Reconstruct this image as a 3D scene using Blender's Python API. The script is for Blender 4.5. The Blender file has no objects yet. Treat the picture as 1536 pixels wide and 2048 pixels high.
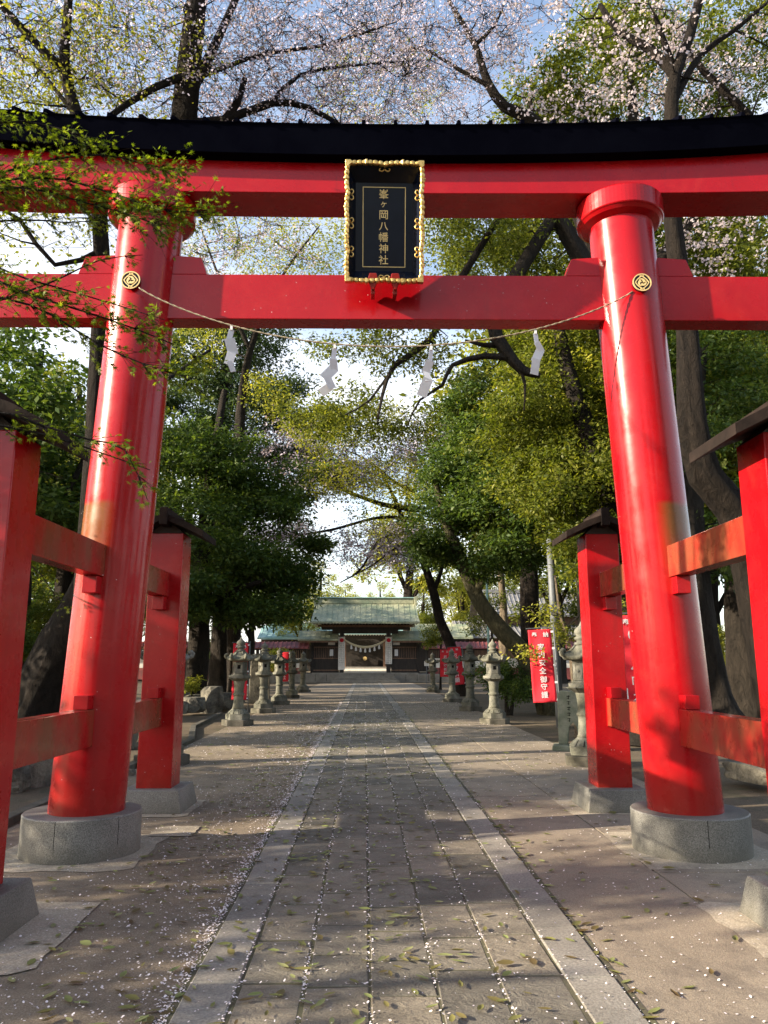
import bpy, math, random
import numpy as np
from mathutils import Vector, Matrix
sc = bpy.context.scene
C = sc.collection
R = math.radians
PI = math.pi
# ------------------------------------------------------------------ camera
CX, CZ, FPX = -0.2, 1.57, 1538.0
YAW, PITCH = R(1.42554), R(11.07332)
cam = bpy.data.cameras.new("camera")
cam.sensor_fit = 'VERTICAL'; cam.sensor_height = 36.0; cam.lens = FPX / 2048 * 36
cam.clip_start = 0.05; cam.clip_end = 1000
camo = bpy.data.objects.new("camera", cam); C.objects.link(camo)
camo.location = (CX, 0, CZ); camo.rotation_euler = (R(90) + PITCH, 0, -YAW)
sc.camera = camo
_f = np.array([math.sin(YAW) * math.cos(PITCH), math.cos(YAW) * math.cos(PITCH), math.sin(PITCH)])
_r = np.array([math.cos(YAW), -math.sin(YAW), 0.0]); _u = np.cross(_r, _f)
def at(x, y, Y):
    """world point at depth Y seen in direction (x, y) of the 1536x2048 photograph"""
    d = _r * (x - 768) / FPX + _f - _u * (y - 1024) / FPX
    return np.array([CX, 0, CZ]) + d * Y / d[1]
# ------------------------------------------------------------------ light
SUN_EL, SUN_AZ = R(21.5), R(256)          # azimuth clockwise from +Y: from the left, slightly behind the camera
world = bpy.data.worlds.new("World"); sc.world = world; world.use_nodes = True
wn = world.node_tree; wn.nodes.clear()
sky = wn.nodes.new('ShaderNodeTexSky'); sky.sky_type = 'NISHITA'; sky.sun_disc = False
sky.sun_elevation = SUN_EL; sky.sun_rotation = SUN_AZ; sky.air_density = 1.0; sky.dust_density = 1.6; sky.ozone_density = 1.0
bg = wn.nodes.new('ShaderNodeBackground'); bg.inputs[1].default_value = 0.13
wo = wn.nodes.new('ShaderNodeOutputWorld')
# thin high cloud veiling the blue
wtc = wn.nodes.new('ShaderNodeTexCoord'); wnz = wn.nodes.new('ShaderNodeTexNoise'); wnz.inputs['Scale'].default_value = 2.2; wnz.inputs['Detail'].default_value = 6; wnz.inputs['Roughness'].default_value = 0.6
wmp = wn.nodes.new('ShaderNodeMapping'); wmp.inputs['Scale'].default_value = (1, 1, 2.5); wmp.inputs['Location'].default_value = (3.1, 0.4, 0)
wr = wn.nodes.new('ShaderNodeValToRGB'); wr.color_ramp.elements[0].position = 0.38; wr.color_ramp.elements[0].color = (0.12, 0.12, 0.12, 1); wr.color_ramp.elements[1].position = 0.66; wr.color_ramp.elements[1].color = (0.85, 0.85, 0.85, 1)
wm = wn.nodes.new('ShaderNodeMix'); wm.data_type = 'RGBA'; wm.inputs[7].default_value = (5.2, 5.0, 4.8, 1)
wn.links.new(wtc.outputs['Generated'], wmp.inputs[0]); wn.links.new(wmp.outputs[0], wnz.inputs[0]); wn.links.new(wnz.outputs['Fac'], wr.inputs[0]); wsx = wn.nodes.new('ShaderNodeSeparateXYZ'); wmr = wn.nodes.new('ShaderNodeMapRange'); wmr.interpolation_type = 'SMOOTHSTEP'
for k_, v_ in zip((1, 2, 3, 4), (0.30, 0.72, 1.0, 0.18)): wmr.inputs[k_].default_value = v_
wmu = wn.nodes.new('ShaderNodeMath'); wmu.operation = 'MULTIPLY'
wn.links.new(wtc.outputs['Generated'], wsx.inputs[0]); wn.links.new(wsx.outputs[2], wmr.inputs[0]); wn.links.new(wmr.outputs[0], wmu.inputs[0]); wn.links.new(wr.outputs[0], wmu.inputs[1]); wn.links.new(wmu.outputs[0], wm.inputs[0])
wn.links.new(sky.outputs[0], wm.inputs[6]); wn.links.new(wm.outputs[2], bg.inputs[0]); wn.links.new(bg.outputs[0], wo.inputs[0])
sl = bpy.data.lights.new("sun", 'SUN'); sl.energy = 5.0; sl.angle = R(0.5); sl.color = (1.0, 0.86, 0.66)
so = bpy.data.objects.new("sun", sl); C.objects.link(so)
sd = Vector((math.sin(SUN_AZ) * math.cos(SUN_EL), math.cos(SUN_AZ) * math.cos(SUN_EL), math.sin(SUN_EL)))
so.rotation_euler = sd.to_track_quat('Z', 'Y').to_euler(); so.location = (-30, -10, 30)
sc.view_settings.view_transform = 'Standard'; sc.view_settings.look = 'None'
sc.view_settings.exposure = 1.6; sc.view_settings.gamma = 1.0
cy = sc.cycles
cy.max_bounces = 6; cy.diffuse_bounces = 3; cy.glossy_bounces = 3; cy.transmission_bounces = 3; cy.transparent_max_bounces = 4
cy.use_denoising = True; cy.use_adaptive_sampling = True; cy.sample_clamp_indirect = 6
cy.caustics_reflective = False; cy.caustics_refractive = False

# ------------------------------------------------------------------ mesh helpers
def mesh_np(name, V, Fc, smooth=False, attr=None):
    """V (n,3); Fc list of (m,k) index arrays"""
    me = bpy.data.meshes.new(name)
    V = np.asarray(V, np.float32)
    me.vertices.add(len(V)); me.vertices.foreach_set("co", V.ravel())
    loops = np.concatenate([f.ravel() for f in Fc]).astype(np.int32)
    tot = np.concatenate([np.full(len(f), f.shape[1]) for f in Fc]).astype(np.int32)
    start = np.concatenate([[0], np.cumsum(tot)[:-1]]).astype(np.int32)
    me.loops.add(len(loops)); me.loops.foreach_set("vertex_index", loops)
    me.polygons.add(len(tot)); me.polygons.foreach_set("loop_start", start); me.polygons.foreach_set("loop_total", tot)
    if smooth: me.polygons.foreach_set("use_smooth", np.ones(len(tot), bool))
    if attr is not None:
        a = me.attributes.new("rnd", 'FLOAT', 'FACE'); a.data.foreach_set("value", np.asarray(attr, np.float32))
    me.update(calc_edges=True)
    return me
def link(name, me, mat=None, parent=None, **kw):
    o = bpy.data.objects.new(name, me); C.objects.link(o)
    if mat is not None:
        for m in (mat if isinstance(mat, (list, tuple)) else [mat]): me.materials.append(m)
    if parent is not None: o.parent = parent
    for k, v in kw.items(): o[k] = v
    return o
class MB:
    def __init__(s): s.v = []; s.f = []; s.m = []; s.mi = 0; s.sm = []; s.smooth = False
    def add(s, vs, fs):
        b = len(s.v); s.v += [tuple(map(float, v)) for v in vs]; s.f += [tuple(i + b for i in f) for f in fs]
        s.m += [s.mi] * len(fs); s.sm += [s.smooth] * len(fs); return s
    def box(s, x0, x1, y0, y1, z0, z1, t=0.0, tx=None, ty=None):
        tx = t if tx is None else tx; ty = t if ty is None else ty
        return s.add([(x0, y0, z0), (x1, y0, z0), (x1, y1, z0), (x0, y1, z0), (x0 + tx, y0 + ty, z1), (x1 - tx, y0 + ty, z1), (x1 - tx, y1 - ty, z1), (x0 + tx, y1 - ty, z1)],
                     [(3, 2, 1, 0), (4, 5, 6, 7), (0, 1, 5, 4), (1, 2, 6, 5), (2, 3, 7, 6), (3, 0, 4, 7)])
    def hexa(s, P8): return s.add(P8, [(3, 2, 1, 0), (4, 5, 6, 7), (0, 1, 5, 4), (1, 2, 6, 5), (2, 3, 7, 6), (3, 0, 4, 7)])
    def prism(s, poly, a, b, axis='z'):
        n = len(poly)
        f = {'z': lambda p, h: (p[0], p[1], h), 'y': lambda p, h: (p[0], h, p[1]), 'x': lambda p, h: (h, p[0], p[1])}[axis]
        s.add([f(p, a) for p in poly] + [f(p, b) for p in poly],
              [tuple(range(n))[::-1], tuple(range(n, 2 * n))] + [(i, (i + 1) % n, (i + 1) % n + n, i + n) for i in range(n)])
        return s
    def lathe(s, prof, n=24, c=(0, 0), rot=0.0, capb=True, capt=True):
        vs = []; fs = []
        for r, z in prof:
            for i in range(n):
                a = 2 * PI * i / n + rot; vs.append((c[0] + r * math.cos(a), c[1] + r * math.sin(a), z))
        for k in range(len(prof) - 1):
            for i in range(n):
                j = (i + 1) % n; fs.append((k * n + i, k * n + j, (k + 1) * n + j, (k + 1) * n + i))
        if capb: fs.append(tuple(range(n))[::-1])
        if capt: fs.append(tuple(range((len(prof) - 1) * n, len(prof) * n)))
        return s.add(vs, fs)
    def tube(s, pts, rad, n=8, caps=True):
        pts = [Vector(p) for p in pts]; N = len(pts)
        rad = [rad] * N if not hasattr(rad, '__len__') else rad
        vs = []; fs = []; up = None
        for i, p in enumerate(pts):
            t = (pts[min(i + 1, N - 1)] - pts[max(i - 1, 0)]).normalized()
            if up is None: up = t.orthogonal().normalized()
            up = (up - t * up.dot(t)).normalized(); w = t.cross(up)
            for k in range(n):
                a = 2 * PI * k / n; vs.append(p + (up * math.cos(a) + w * math.sin(a)) * rad[i])
        for i in range(N - 1):
            for k in range(n):
                j = (k + 1) % n; fs.append((i * n + k, i * n + j, (i + 1) * n + j, (i + 1) * n + k))
        if caps: fs += [tuple(range(n))[::-1], tuple(range((N - 1) * n, N * n))]
        return s.add(vs, fs)
    def sweep(s, secs):
        """secs: list of rings (same count) of 3d points"""
        n = len(secs[0]); vs = [p for r in secs for p in r]; fs = []
        for i in range(len(secs) - 1):
            for k in range(n):
                j = (k + 1) % n; fs.append((i * n + k, i * n + j, (i + 1) * n + j, (i + 1) * n + k))
        fs += [tuple(range(n))[::-1], tuple(range((len(secs) - 1) * n, len(secs) * n))]
        return s.add(vs, fs)
    def build(s, name, mat=None, parent=None, bevel=0, seg=2, xf=None, **kw):
        me = bpy.data.meshes.new(name); me.from_pydata(s.v, [], s.f)
        me.polygons.foreach_set("material_index", s.m); me.polygons.foreach_set("use_smooth", s.sm)
        if xf is not None: me.transform(xf)
        bm_fix(me)
        o = link(name, me, mat, parent, **kw)
        if bevel:
            b = o.modifiers.new("bevel", 'BEVEL'); b.width = bevel; b.segments = seg; b.limit_method = 'ANGLE'; b.angle_limit = R(35)
        return o
import bmesh
def bm_fix(me):
    bm = bmesh.new(); bm.from_mesh(me); bmesh.ops.recalc_face_normals(bm, faces=bm.faces); bm.to_mesh(me); bm.free()
def empty(name, loc=(0, 0, 0), rz=0.0, label=None, category=None, group=None):
    o = bpy.data.objects.new(name, None); C.objects.link(o); o.location = loc; o.rotation_euler = (0, 0, rz)
    o.empty_display_size = 0.1
    tag(o, label, category, group); return o
def tag(o, label=None, category=None, group=None, kind=None):
    if label: o['label'] = label
    if category: o['category'] = category
    if group: o['group'] = group
    if kind: o['kind'] = kind
    return o
def copy_tree(o, parent=None):
    c = o.copy(); C.objects.link(c); c.parent = parent
    for ch in list(KIDS(o)): copy_tree(ch, c)
    return c
def KIDS(o): return [x for x in ALLO() if x.parent is o]
def ALLO(): return list(C.objects)

# ------------------------------------------------------------------ materials
def newmat(name):
    m = bpy.data.materials.new(name); m.use_nodes = True
    nt = m.node_tree; b = nt.nodes['Principled BSDF']; return m, nt, b
def nd(nt, t, **kw):
    n = nt.nodes.new(t)
    for k, v in kw.items(): setattr(n, k, v)
    return n
def noise(nt, scale, detail=4, rough=0.6, dist=0.0, coord='Object', sc3=None):
    tc = nd(nt, 'ShaderNodeTexCoord'); n = nd(nt, 'ShaderNodeTexNoise')
    n.inputs['Scale'].default_value = scale; n.inputs['Detail'].default_value = detail; n.inputs['Roughness'].default_value = rough; n.inputs['Distortion'].default_value = dist
    if sc3:
        mp = nd(nt, 'ShaderNodeMapping'); mp.inputs['Scale'].default_value = sc3
        nt.links.new(tc.outputs[coord], mp.inputs[0]); nt.links.new(mp.outputs[0], n.inputs[0])
    else: nt.links.new(tc.outputs[coord], n.inputs[0])
    return n.outputs['Fac']
def ramp(nt, fac, stops):
    r = nd(nt, 'ShaderNodeValToRGB'); e = r.color_ramp.elements
    while len(e) < len(stops): e.new(0.5)
    for i, (p, c) in enumerate(stops):
        e[i].position = p; e[i].color = (*c, 1) if len(c) == 3 else c
    nt.links.new(fac, r.inputs[0]); return r.outputs[0]
def mix(nt, fac, a, b, mode='MIX'):
    m = nd(nt, 'ShaderNodeMix', data_type='RGBA', blend_type=mode)
    for inp, v in ((m.inputs[0], fac), (m.inputs[6], a), (m.inputs[7], b)):
        if isinstance(v, (int, float)): inp.default_value = v
        elif isinstance(v, tuple): inp.default_value = (*v, 1) if len(v) == 3 else v
        else: nt.links.new(v, inp)
    return m.outputs[2]
def bump(nt, b, h, strength, dist=0.01, prev=None):
    bp = nd(nt, 'ShaderNodeBump'); bp.inputs['Strength'].default_value = strength; bp.inputs['Distance'].default_value = dist
    nt.links.new(h, bp.inputs['Height'])
    if prev is not None: nt.links.new(prev, bp.inputs['Normal'])
    nt.links.new(bp.outputs[0], b.inputs['Normal']); return bp.outputs[0]
def mat2(name, c1, c2, scale=3, rough=0.7, bs=30, bst=0.3, bd=0.01, metal=0, coat=0, spec=0.5, fine=None, sc3=None, lo=0.35, hi=0.65, island=0.0):
    m, nt, b = newmat(name)
    col = ramp(nt, noise(nt, scale, 5, sc3=sc3), [(lo, c1), (hi, c2)])
    if fine:
        f = noise(nt, fine[0], 2, 0.7); col = mix(nt, 1.0, col, ramp(nt, f, [(0.3, (1 - fine[1],) * 3), (0.7, (1 + fine[1],) * 3)]), 'MULTIPLY')
    if island:
        g = nd(nt, 'ShaderNodeNewGeometry')
        col = mix(nt, 1.0, col, ramp(nt, g.outputs['Random Per Island'], [(0, (1 - island,) * 3), (1, (1 + island,) * 3)]), 'MULTIPLY')
    nt.links.new(col, b.inputs['Base Color'])
    b.inputs['Roughness'].default_value = rough; b.inputs['Metallic'].default_value = metal
    b.inputs['Coat Weight'].default_value = coat; b.inputs['Coat Roughness'].default_value = 0.12
    b.inputs['Specular IOR Level'].default_value = spec
    if bst: bump(nt, b, noise(nt, bs, 5, 0.65), bst, bd)
    return m
M = {}
def red_mat(name, weather=0.0, band=None):
    m, nt, b = newmat(name)
    base = ramp(nt, noise(nt, 1.3, 4), [(0.3, (0.29, 0.0022, 0.006)), (0.7, (0.36, 0.003, 0.007))])
    if weather:
        w = ramp(nt, noise(nt, 2.2, 5, 0.6, 0.4, sc3=(1, 1, .6)), [(0.33, (0, 0, 0)), (0.58, (weather,) * 3)])
        st = ramp(nt, noise(nt, 30, 3, 0.6, sc3=(1, 1, 0.05)), [(0.3, (0.10, 0.062, 0.026)), (0.7, (0.19, 0.060, 0.030))])
        base = mix(nt, w, base, st)
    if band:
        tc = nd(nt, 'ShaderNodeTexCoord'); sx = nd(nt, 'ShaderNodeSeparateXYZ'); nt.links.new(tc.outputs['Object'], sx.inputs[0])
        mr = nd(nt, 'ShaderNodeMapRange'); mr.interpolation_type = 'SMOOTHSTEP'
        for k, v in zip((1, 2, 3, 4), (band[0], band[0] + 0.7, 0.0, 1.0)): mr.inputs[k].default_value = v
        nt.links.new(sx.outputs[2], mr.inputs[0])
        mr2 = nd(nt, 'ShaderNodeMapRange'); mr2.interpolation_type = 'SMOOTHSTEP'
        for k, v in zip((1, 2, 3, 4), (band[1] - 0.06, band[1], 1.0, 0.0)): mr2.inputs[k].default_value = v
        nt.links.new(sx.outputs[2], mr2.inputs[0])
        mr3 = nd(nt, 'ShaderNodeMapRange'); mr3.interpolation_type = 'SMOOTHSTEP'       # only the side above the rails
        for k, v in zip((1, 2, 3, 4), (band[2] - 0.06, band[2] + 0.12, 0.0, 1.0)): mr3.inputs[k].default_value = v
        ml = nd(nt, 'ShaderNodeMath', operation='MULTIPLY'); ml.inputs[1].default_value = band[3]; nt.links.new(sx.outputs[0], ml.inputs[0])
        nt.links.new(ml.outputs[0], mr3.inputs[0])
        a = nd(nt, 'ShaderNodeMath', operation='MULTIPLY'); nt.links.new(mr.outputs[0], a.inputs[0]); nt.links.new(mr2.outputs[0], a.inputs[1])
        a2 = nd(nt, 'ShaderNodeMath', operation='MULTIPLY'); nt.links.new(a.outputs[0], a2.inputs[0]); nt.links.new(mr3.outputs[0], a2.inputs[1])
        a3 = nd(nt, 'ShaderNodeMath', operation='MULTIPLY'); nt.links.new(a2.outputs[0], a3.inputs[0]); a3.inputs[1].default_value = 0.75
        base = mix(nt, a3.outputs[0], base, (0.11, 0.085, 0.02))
    # small dirt specks
    d = ramp(nt, noise(nt, 60, 2, 0.5), [(0.70, (0, 0, 0)), (0.76, (0.5,) * 3)])
    base = mix(nt, d, base, (0.30, 0.05, 0.03))
    tcw = nd(nt, 'ShaderNodeTexCoord'); sw = nd(nt, 'ShaderNodeSeparateXYZ'); nt.links.new(tcw.outputs['Object'], sw.inputs[0])
    mg = nd(nt, 'ShaderNodeMapRange')
    for k, v in zip((1, 2, 3, 4), (0.25, 0.75, 0.75, 0.0)): mg.inputs[k].default_value = v
    nt.links.new(sw.outputs[2], mg.inputs[0]); gm = nd(nt, 'ShaderNodeMath', operation='MULTIPLY'); nt.links.new(mg.outputs[0], gm.inputs[0]); nt.links.new(noise(nt, 7, 6, 0.7, sc3=(1, 1, .5)), gm.inputs[1])
    base = mix(nt, gm.outputs[0], base, (0.11, 0.035, 0.018))
    drip = ramp(nt, noise(nt, 9, 5, 0.7, 0.3, sc3=(1, 1, 0.04)), [(0.56, (0, 0, 0)), (0.74, (0.42,) * 3)]); base = mix(nt, drip, base, (0.17, 0.012, 0.012))
    fade = ramp(nt, noise(nt, 2.1, 6, 0.7, 0.5), [(0.52, (0, 0, 0)), (0.75, (0.35,) * 3)]); base = mix(nt, fade, base, (0.46, 0.028, 0.020))
    nt.links.new(base, b.inputs['Base Color'])
    rr = ramp(nt, noise(nt, 5, 4), [(0.3, (0.20,) * 3), (0.7, (0.36,) * 3)]); nt.links.new(rr, b.inputs['Roughness'])
    b.inputs['Coat Weight'].default_value = 0.15; b.inputs['Coat Roughness'].default_value = 0.07; b.inputs['Specular IOR Level'].default_value = 0.25
    bump(nt, b, noise(nt, 3.5, 3), 0.10, 0.02)
    return m
M['red'] = red_mat('red_paint')
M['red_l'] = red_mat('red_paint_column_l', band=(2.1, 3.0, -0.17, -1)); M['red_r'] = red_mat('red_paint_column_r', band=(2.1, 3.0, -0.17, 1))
M['red_w'] = red_mat('red_paint_weathered', 0.8)
M['black'] = mat2('black_metal_roof', (0.0020, 0.0022, 0.005), (0.003, 0.0034, 0.007), rough=0.65, bst=0.1, spec=0.0)
M['capwood'] = mat2('dark_roof_copper', (0.012, 0.009, 0.008), (0.026, 0.018, 0.015), 6, 0.85, bs=40, bst=0.3, spec=0.1)
M['granite'] = mat2('grey_granite', (0.105, 0.105, 0.098), (0.195, 0.192, 0.18), 1.7, 0.55, bs=200, bst=0.25, bd=0.003, fine=(130, 0.75))
nt_ = M['granite'].node_tree; b_ = nt_.nodes['Principled BSDF']; src = b_.inputs['Base Color'].links[0].from_socket
tc_ = nd(nt_, 'ShaderNodeTexCoord'); sx_ = nd(nt_, 'ShaderNodeSeparateXYZ'); nt_.links.new(tc_.outputs['Object'], sx_.inputs[0]); mr_ = nd(nt_, 'ShaderNodeMapRange')
for k, v in zip((1, 2, 3, 4), (0.0, 0.16, 1.1, 0.25)): mr_.inputs[k].default_value = v
nt_.links.new(sx_.outputs[2], mr_.inputs[0]); mm_ = nd(nt_, 'ShaderNodeMath', operation='MULTIPLY'); nt_.links.new(mr_.outputs[0], mm_.inputs[0]); nt_.links.new(noise(nt_, 6, 6, 0.7, 0.4), mm_.inputs[1])
nt_.links.new(mix(nt_, mm_.outputs[0], src, (0.085, 0.075, 0.050)), b_.inputs['Base Color'])
M['gold'] = mat2('gold_leaf', (0.55, 0.37, 0.12), (0.82, 0.60, 0.24), 14, 0.36, bs=40, bst=0.5, bd=0.01, metal=0.9)
M['goldpaint'] = mat2('gold_paint', (0.70, 0.50, 0.20), (0.80, 0.60, 0.28), 20, 0.45, bst=0, metal=0.3)
M['lacquer'] = mat2('black_lacquer', (0.003, 0.005, 0.012), (0.006, 0.009, 0.02), rough=0.25, bst=0.05, spec=0.2)
M['stone'] = mat2('lantern_stone', (0.09, 0.092, 0.080), (0.215, 0.21, 0.185), 5, 0.9, bs=50, bst=0.6, bd=0.012, fine=(70, 0.35))
M['stone_d'] = mat2('lantern_base_stone', (0.055, 0.052, 0.045), (0.13, 0.12, 0.10), 6, 0.9, bs=50, bst=0.6, bd=0.012, fine=(70, 0.3))
for k_ in ('stone', 'stone_d'):
    nt_ = M[k_].node_tree; b_ = nt_.nodes['Principled BSDF']; src = b_.inputs['Base Color'].links[0].from_socket
    oi = nd(nt_, 'ShaderNodeObjectInfo'); up_ = ramp(nt_, noise(nt_, 1.6, 4, coord='Object'), [(0.42, (0.66, 0.67, 0.58)), (0.62, (1.0, 1.0, 1.0))])
    c_ = mix(nt_, 1.0, src, ramp(nt_, oi.outputs['Random'], [(0, (0.72, 0.70, 0.66)), (0.5, (1, 1, 1)), (1, (1.22, 1.2, 1.12))]), 'MULTIPLY'); c_ = mix(nt_, 1.0, c_, up_, 'MULTIPLY')
    nt_.links.new(c_, b_.inputs['Base Color'])
M['rope_w'] = mat2('new_straw_rope', (0.50, 0.43, 0.28), (0.66, 0.58, 0.40), 40, 0.85, bs=120, bst=0.6)
M['void'] = mat2('dark_hollow', (0.004, 0.004, 0.004), (0.006, 0.006, 0.006), rough=1, bst=0, spec=0.1)
M['white'] = mat2('white_paper', (0.56, 0.56, 0.58), (0.66, 0.66, 0.68), 5, 0.6, bst=0)
M['rope'] = mat2('straw_rope', (0.24, 0.20, 0.14), (0.38, 0.32, 0.22), 40, 0.85, bs=120, bst=0.8)
M['wood_d'] = mat2('dark_timber', (0.010, 0.008, 0.007), (0.028, 0.020, 0.016), 6, 0.7, bs=40, bst=0.3, sc3=(1, 1, .3))
M['wood_m'] = mat2('brown_timber', (0.10, 0.055, 0.035), (0.19, 0.11, 0.07), 6, 0.7, bs=40, bst=0.3, sc3=(1, 1, .3))
M['copper'] = mat2('verdigris_copper_roof', (0.15, 0.19, 0.13), (0.34, 0.34, 0.22), 0.8, 0.65, bs=14, bst=0.35, bd=0.03, fine=(9, 0.25))
M['copper_b'] = mat2('pale_blue_copper_roof', (0.18, 0.32, 0.30), (0.30, 0.44, 0.42), 1.2, 0.6, bs=14, bst=0.3, bd=0.03)
M['redtile'] = mat2('red_roof_tile', (0.11, 0.030, 0.030), (0.22, 0.055, 0.050), 3, 0.5, bs=20, bst=0.3)
M['greytile'] = mat2('grey_roof_tile', (0.12, 0.12, 0.125), (0.21, 0.21, 0.215), 3, 0.55, bs=20, bst=0.3)
M['plaster'] = mat2('pale_plaster', (0.55, 0.53, 0.50), (0.68, 0.66, 0.62), 3, 0.9, bst=0.1)
M['fabric'] = mat2('red_banner_cloth', (0.52, 0.008, 0.022), (0.62, 0.014, 0.03), 3, 0.8, bs=8, bst=0.3, bd=0.03)
M['steel'] = mat2('grey_steel', (0.085, 0.095, 0.105), (0.12, 0.13, 0.145), 3, 0.6, bst=0.1, metal=0.2)
M['rock'] = mat2('garden_rock', (0.035, 0.033, 0.028), (0.17, 0.155, 0.12), 2.5, 0.95, bs=9, bst=0.9, bd=0.06, fine=(30, 0.3))
M['moss'] = mat2('mossy_stone', (0.09, 0.11, 0.075), (0.20, 0.215, 0.17), 4, 0.95, bs=30, bst=0.7, bd=0.02)
M['kerb'] = mat2('kerb_stone', (0.15, 0.138, 0.118), (0.225, 0.208, 0.18), 2, 0.85, bs=70, bst=0.5, bd=0.006, fine=(60, 0.3), island=0.14)

def ground_mat(name, c1, c2, grit, gritamt, rough=0.9, wear=None):
    m, nt, b = newmat(name)
    a = ramp(nt, noise(nt, 0.55, 7, 0.62), [(0.32, c1), (0.68, c2)])
    a = mix(nt, 1.0, a, (1.42, 1.35, 1.17), 'MULTIPLY')
    f = noise(nt, grit, 3, 0.8)
    a = mix(nt, 1.0, a, ramp(nt, f, [(0.28, (1 - gritamt,) * 3), (0.72, (1 + gritamt,) * 3)]), 'MULTIPLY')
    v = nd(nt, 'ShaderNodeTexVoronoi'); v.inputs['Scale'].default_value = grit * 1.1
    tc = nd(nt, 'ShaderNodeTexCoord'); nt.links.new(tc.outputs['Object'], v.inputs['Vector'])
    a = mix(nt, 0.35, a, ramp(nt, v.outputs['Distance'], [(0.05, tuple(min(1, x * 1.7) for x in c2)), (0.55, tuple(x * 0.55 for x in c1))]))
    if wear:
        w = ramp(nt, noise(nt, 1.7, 6, 0.7), [(0.50, (0, 0, 0)), (0.66, (0.75,) * 3)])
        a = mix(nt, w, a, wear)
    nt.links.new(a, b.inputs['Base Color']); b.inputs['Roughness'].default_value = rough; b.inputs['Specular IOR Level'].default_value = 0.3
    n1 = bump(nt, b, noise(nt, grit, 4, 0.7), 0.5, 0.012)
    bump(nt, b, noise(nt, 5, 4, 0.6), 0.4, 0.03, n1)
    return m
M['soil'] = ground_mat('soil', (0.050, 0.038, 0.028), (0.115, 0.092, 0.068), 45, 0.45, wear=(0.035, 0.040, 0.018))
M['agg'] = ground_mat('brown_aggregate', (0.130, 0.105, 0.082), (0.205, 0.175, 0.142), 95, 0.42, wear=(0.105, 0.085, 0.066))
M['conc'] = ground_mat('grey_aggregate_concrete', (0.150, 0.128, 0.106), (0.235, 0.205, 0.175), 120, 0.35, wear=(0.12, 0.10, 0.082))
M['court'] = ground_mat('sunlit_courtyard', (0.42, 0.36, 0.28), (0.52, 0.46, 0.37), 40, 0.15)
M['patch'] = ground_mat('cement_patch', (0.24, 0.215, 0.18), (0.33, 0.30, 0.26), 60, 0.25, wear=(0.15, 0.125, 0.10))
M['joint'] = mat2('mossy_joint', (0.050, 0.043, 0.032), (0.10, 0.095, 0.045), 2.5, 0.95, bs=60, bst=0.5)
def slab_mat():
    m, nt, b = newmat('path_slab_stone')
    g = nd(nt, 'ShaderNodeNewGeometry'); ri = g.outputs['Random Per Island']
    a = ramp(nt, noise(nt, 2.2, 7, 0.65), [(0.3, (0.110, 0.098, 0.078)), (0.7, (0.205, 0.185, 0.150))])
    a = mix(nt, 1.0, a, ramp(nt, ri, [(0, (0.72, 0.73, 0.74)), (0.5, (1, 1, 1)), (1, (1.28, 1.22, 1.14))]), 'MULTIPLY')
    a = mix(nt, 1.0, a, ramp(nt, noise(nt, 90, 3, 0.8), [(0.3, (0.72,) * 3), (0.7, (1.28,) * 3)]), 'MULTIPLY')
    w = ramp(nt, noise(nt, 0.9, 6, 0.7), [(0.52, (0, 0, 0)), (0.7, (0.5,) * 3)])
    a = mix(nt, w, a, (0.070, 0.064, 0.040))
    nt.links.new(a, b.inputs['Base Color']); b.inputs['Roughness'].default_value = 0.8; b.inputs['Specular IOR Level'].default_value = 0.35
    n1 = bump(nt, b, noise(nt, 80, 4, 0.7), 0.4, 0.006)
    bump(nt, b, noise(nt, 9, 6, 0.65, 0.8, sc3=(1, 1.6, 1)), 0.8, 0.030, n1)
    return m
M['slab'] = slab_mat()
def bark_mat(name, c1, c2, s=9):
    m, nt, b = newmat(name)
    f = noise(nt, s, 6, 0.7, 0.6, sc3=(1, 1, 0.35))
    nt.links.new(ramp(nt, f, [(0.32, c1), (0.7, c2)]), b.inputs['Base Color']); b.inputs['Roughness'].default_value = 0.95; b.inputs['Specular IOR Level'].default_value = 0.2
    n1 = bump(nt, b, noise(nt, s * 4, 5, 0.75, 0.8, sc3=(1, 1, 0.35)), 1.0, 0.05)
    bump(nt, b, f, 1.0, 0.12, n1)
    return m
M['bark'] = bark_mat('cherry_bark', (0.007, 0.0055, 0.0045), (0.028, 0.021, 0.016))
M['bark_d'] = bark_mat('dark_bark', (0.012, 0.010, 0.008), (0.040, 0.032, 0.025))
M['bark_l'] = bark_mat('pale_bark', (0.09, 0.07, 0.05), (0.24, 0.19, 0.13))
M['bark_g'] = bark_mat('mossy_bark', (0.035, 0.032, 0.018), (0.11, 0.10, 0.055))
def leaf_mat(name, cols, trans=0.35, rough=0.5, tcol=None, spec=0.2):
    m = bpy.data.materials.new(name); m.use_nodes = True; nt = m.node_tree; nt.nodes.clear()
    at_ = nd(nt, 'ShaderNodeAttribute', attribute_name='rnd')
    n = len(cols); col = ramp(nt, at_.outputs['Fac'], [(i / (n - 1), c) for i, c in enumerate(cols)])
    p = nd(nt, 'ShaderNodeBsdfPrincipled'); p.inputs['Roughness'].default_value = rough; p.inputs['Specular IOR Level'].default_value = spec
    nt.links.new(col, p.inputs['Base Color'])
    t = nd(nt, 'ShaderNodeBsdfTranslucent')
    nt.links.new(mix(nt, 1.0, col, tcol or (1.7, 1.7, 0.7), 'MULTIPLY'), t.inputs['Color'])
    mx = nd(nt, 'ShaderNodeMixShader'); mx.inputs[0].default_value = trans
    nt.links.new(p.outputs[0], mx.inputs[1]); nt.links.new(t.outputs[0], mx.inputs[2])
    o = nd(nt, 'ShaderNodeOutputMaterial'); nt.links.new(mx.outputs[0], o.inputs[0]); return m
M['lf_ever'] = leaf_mat('evergreen_leaves', [(0.022, 0.045, 0.013), (0.055, 0.095, 0.022), (0.135, 0.175, 0.036)], 0.36)
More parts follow.
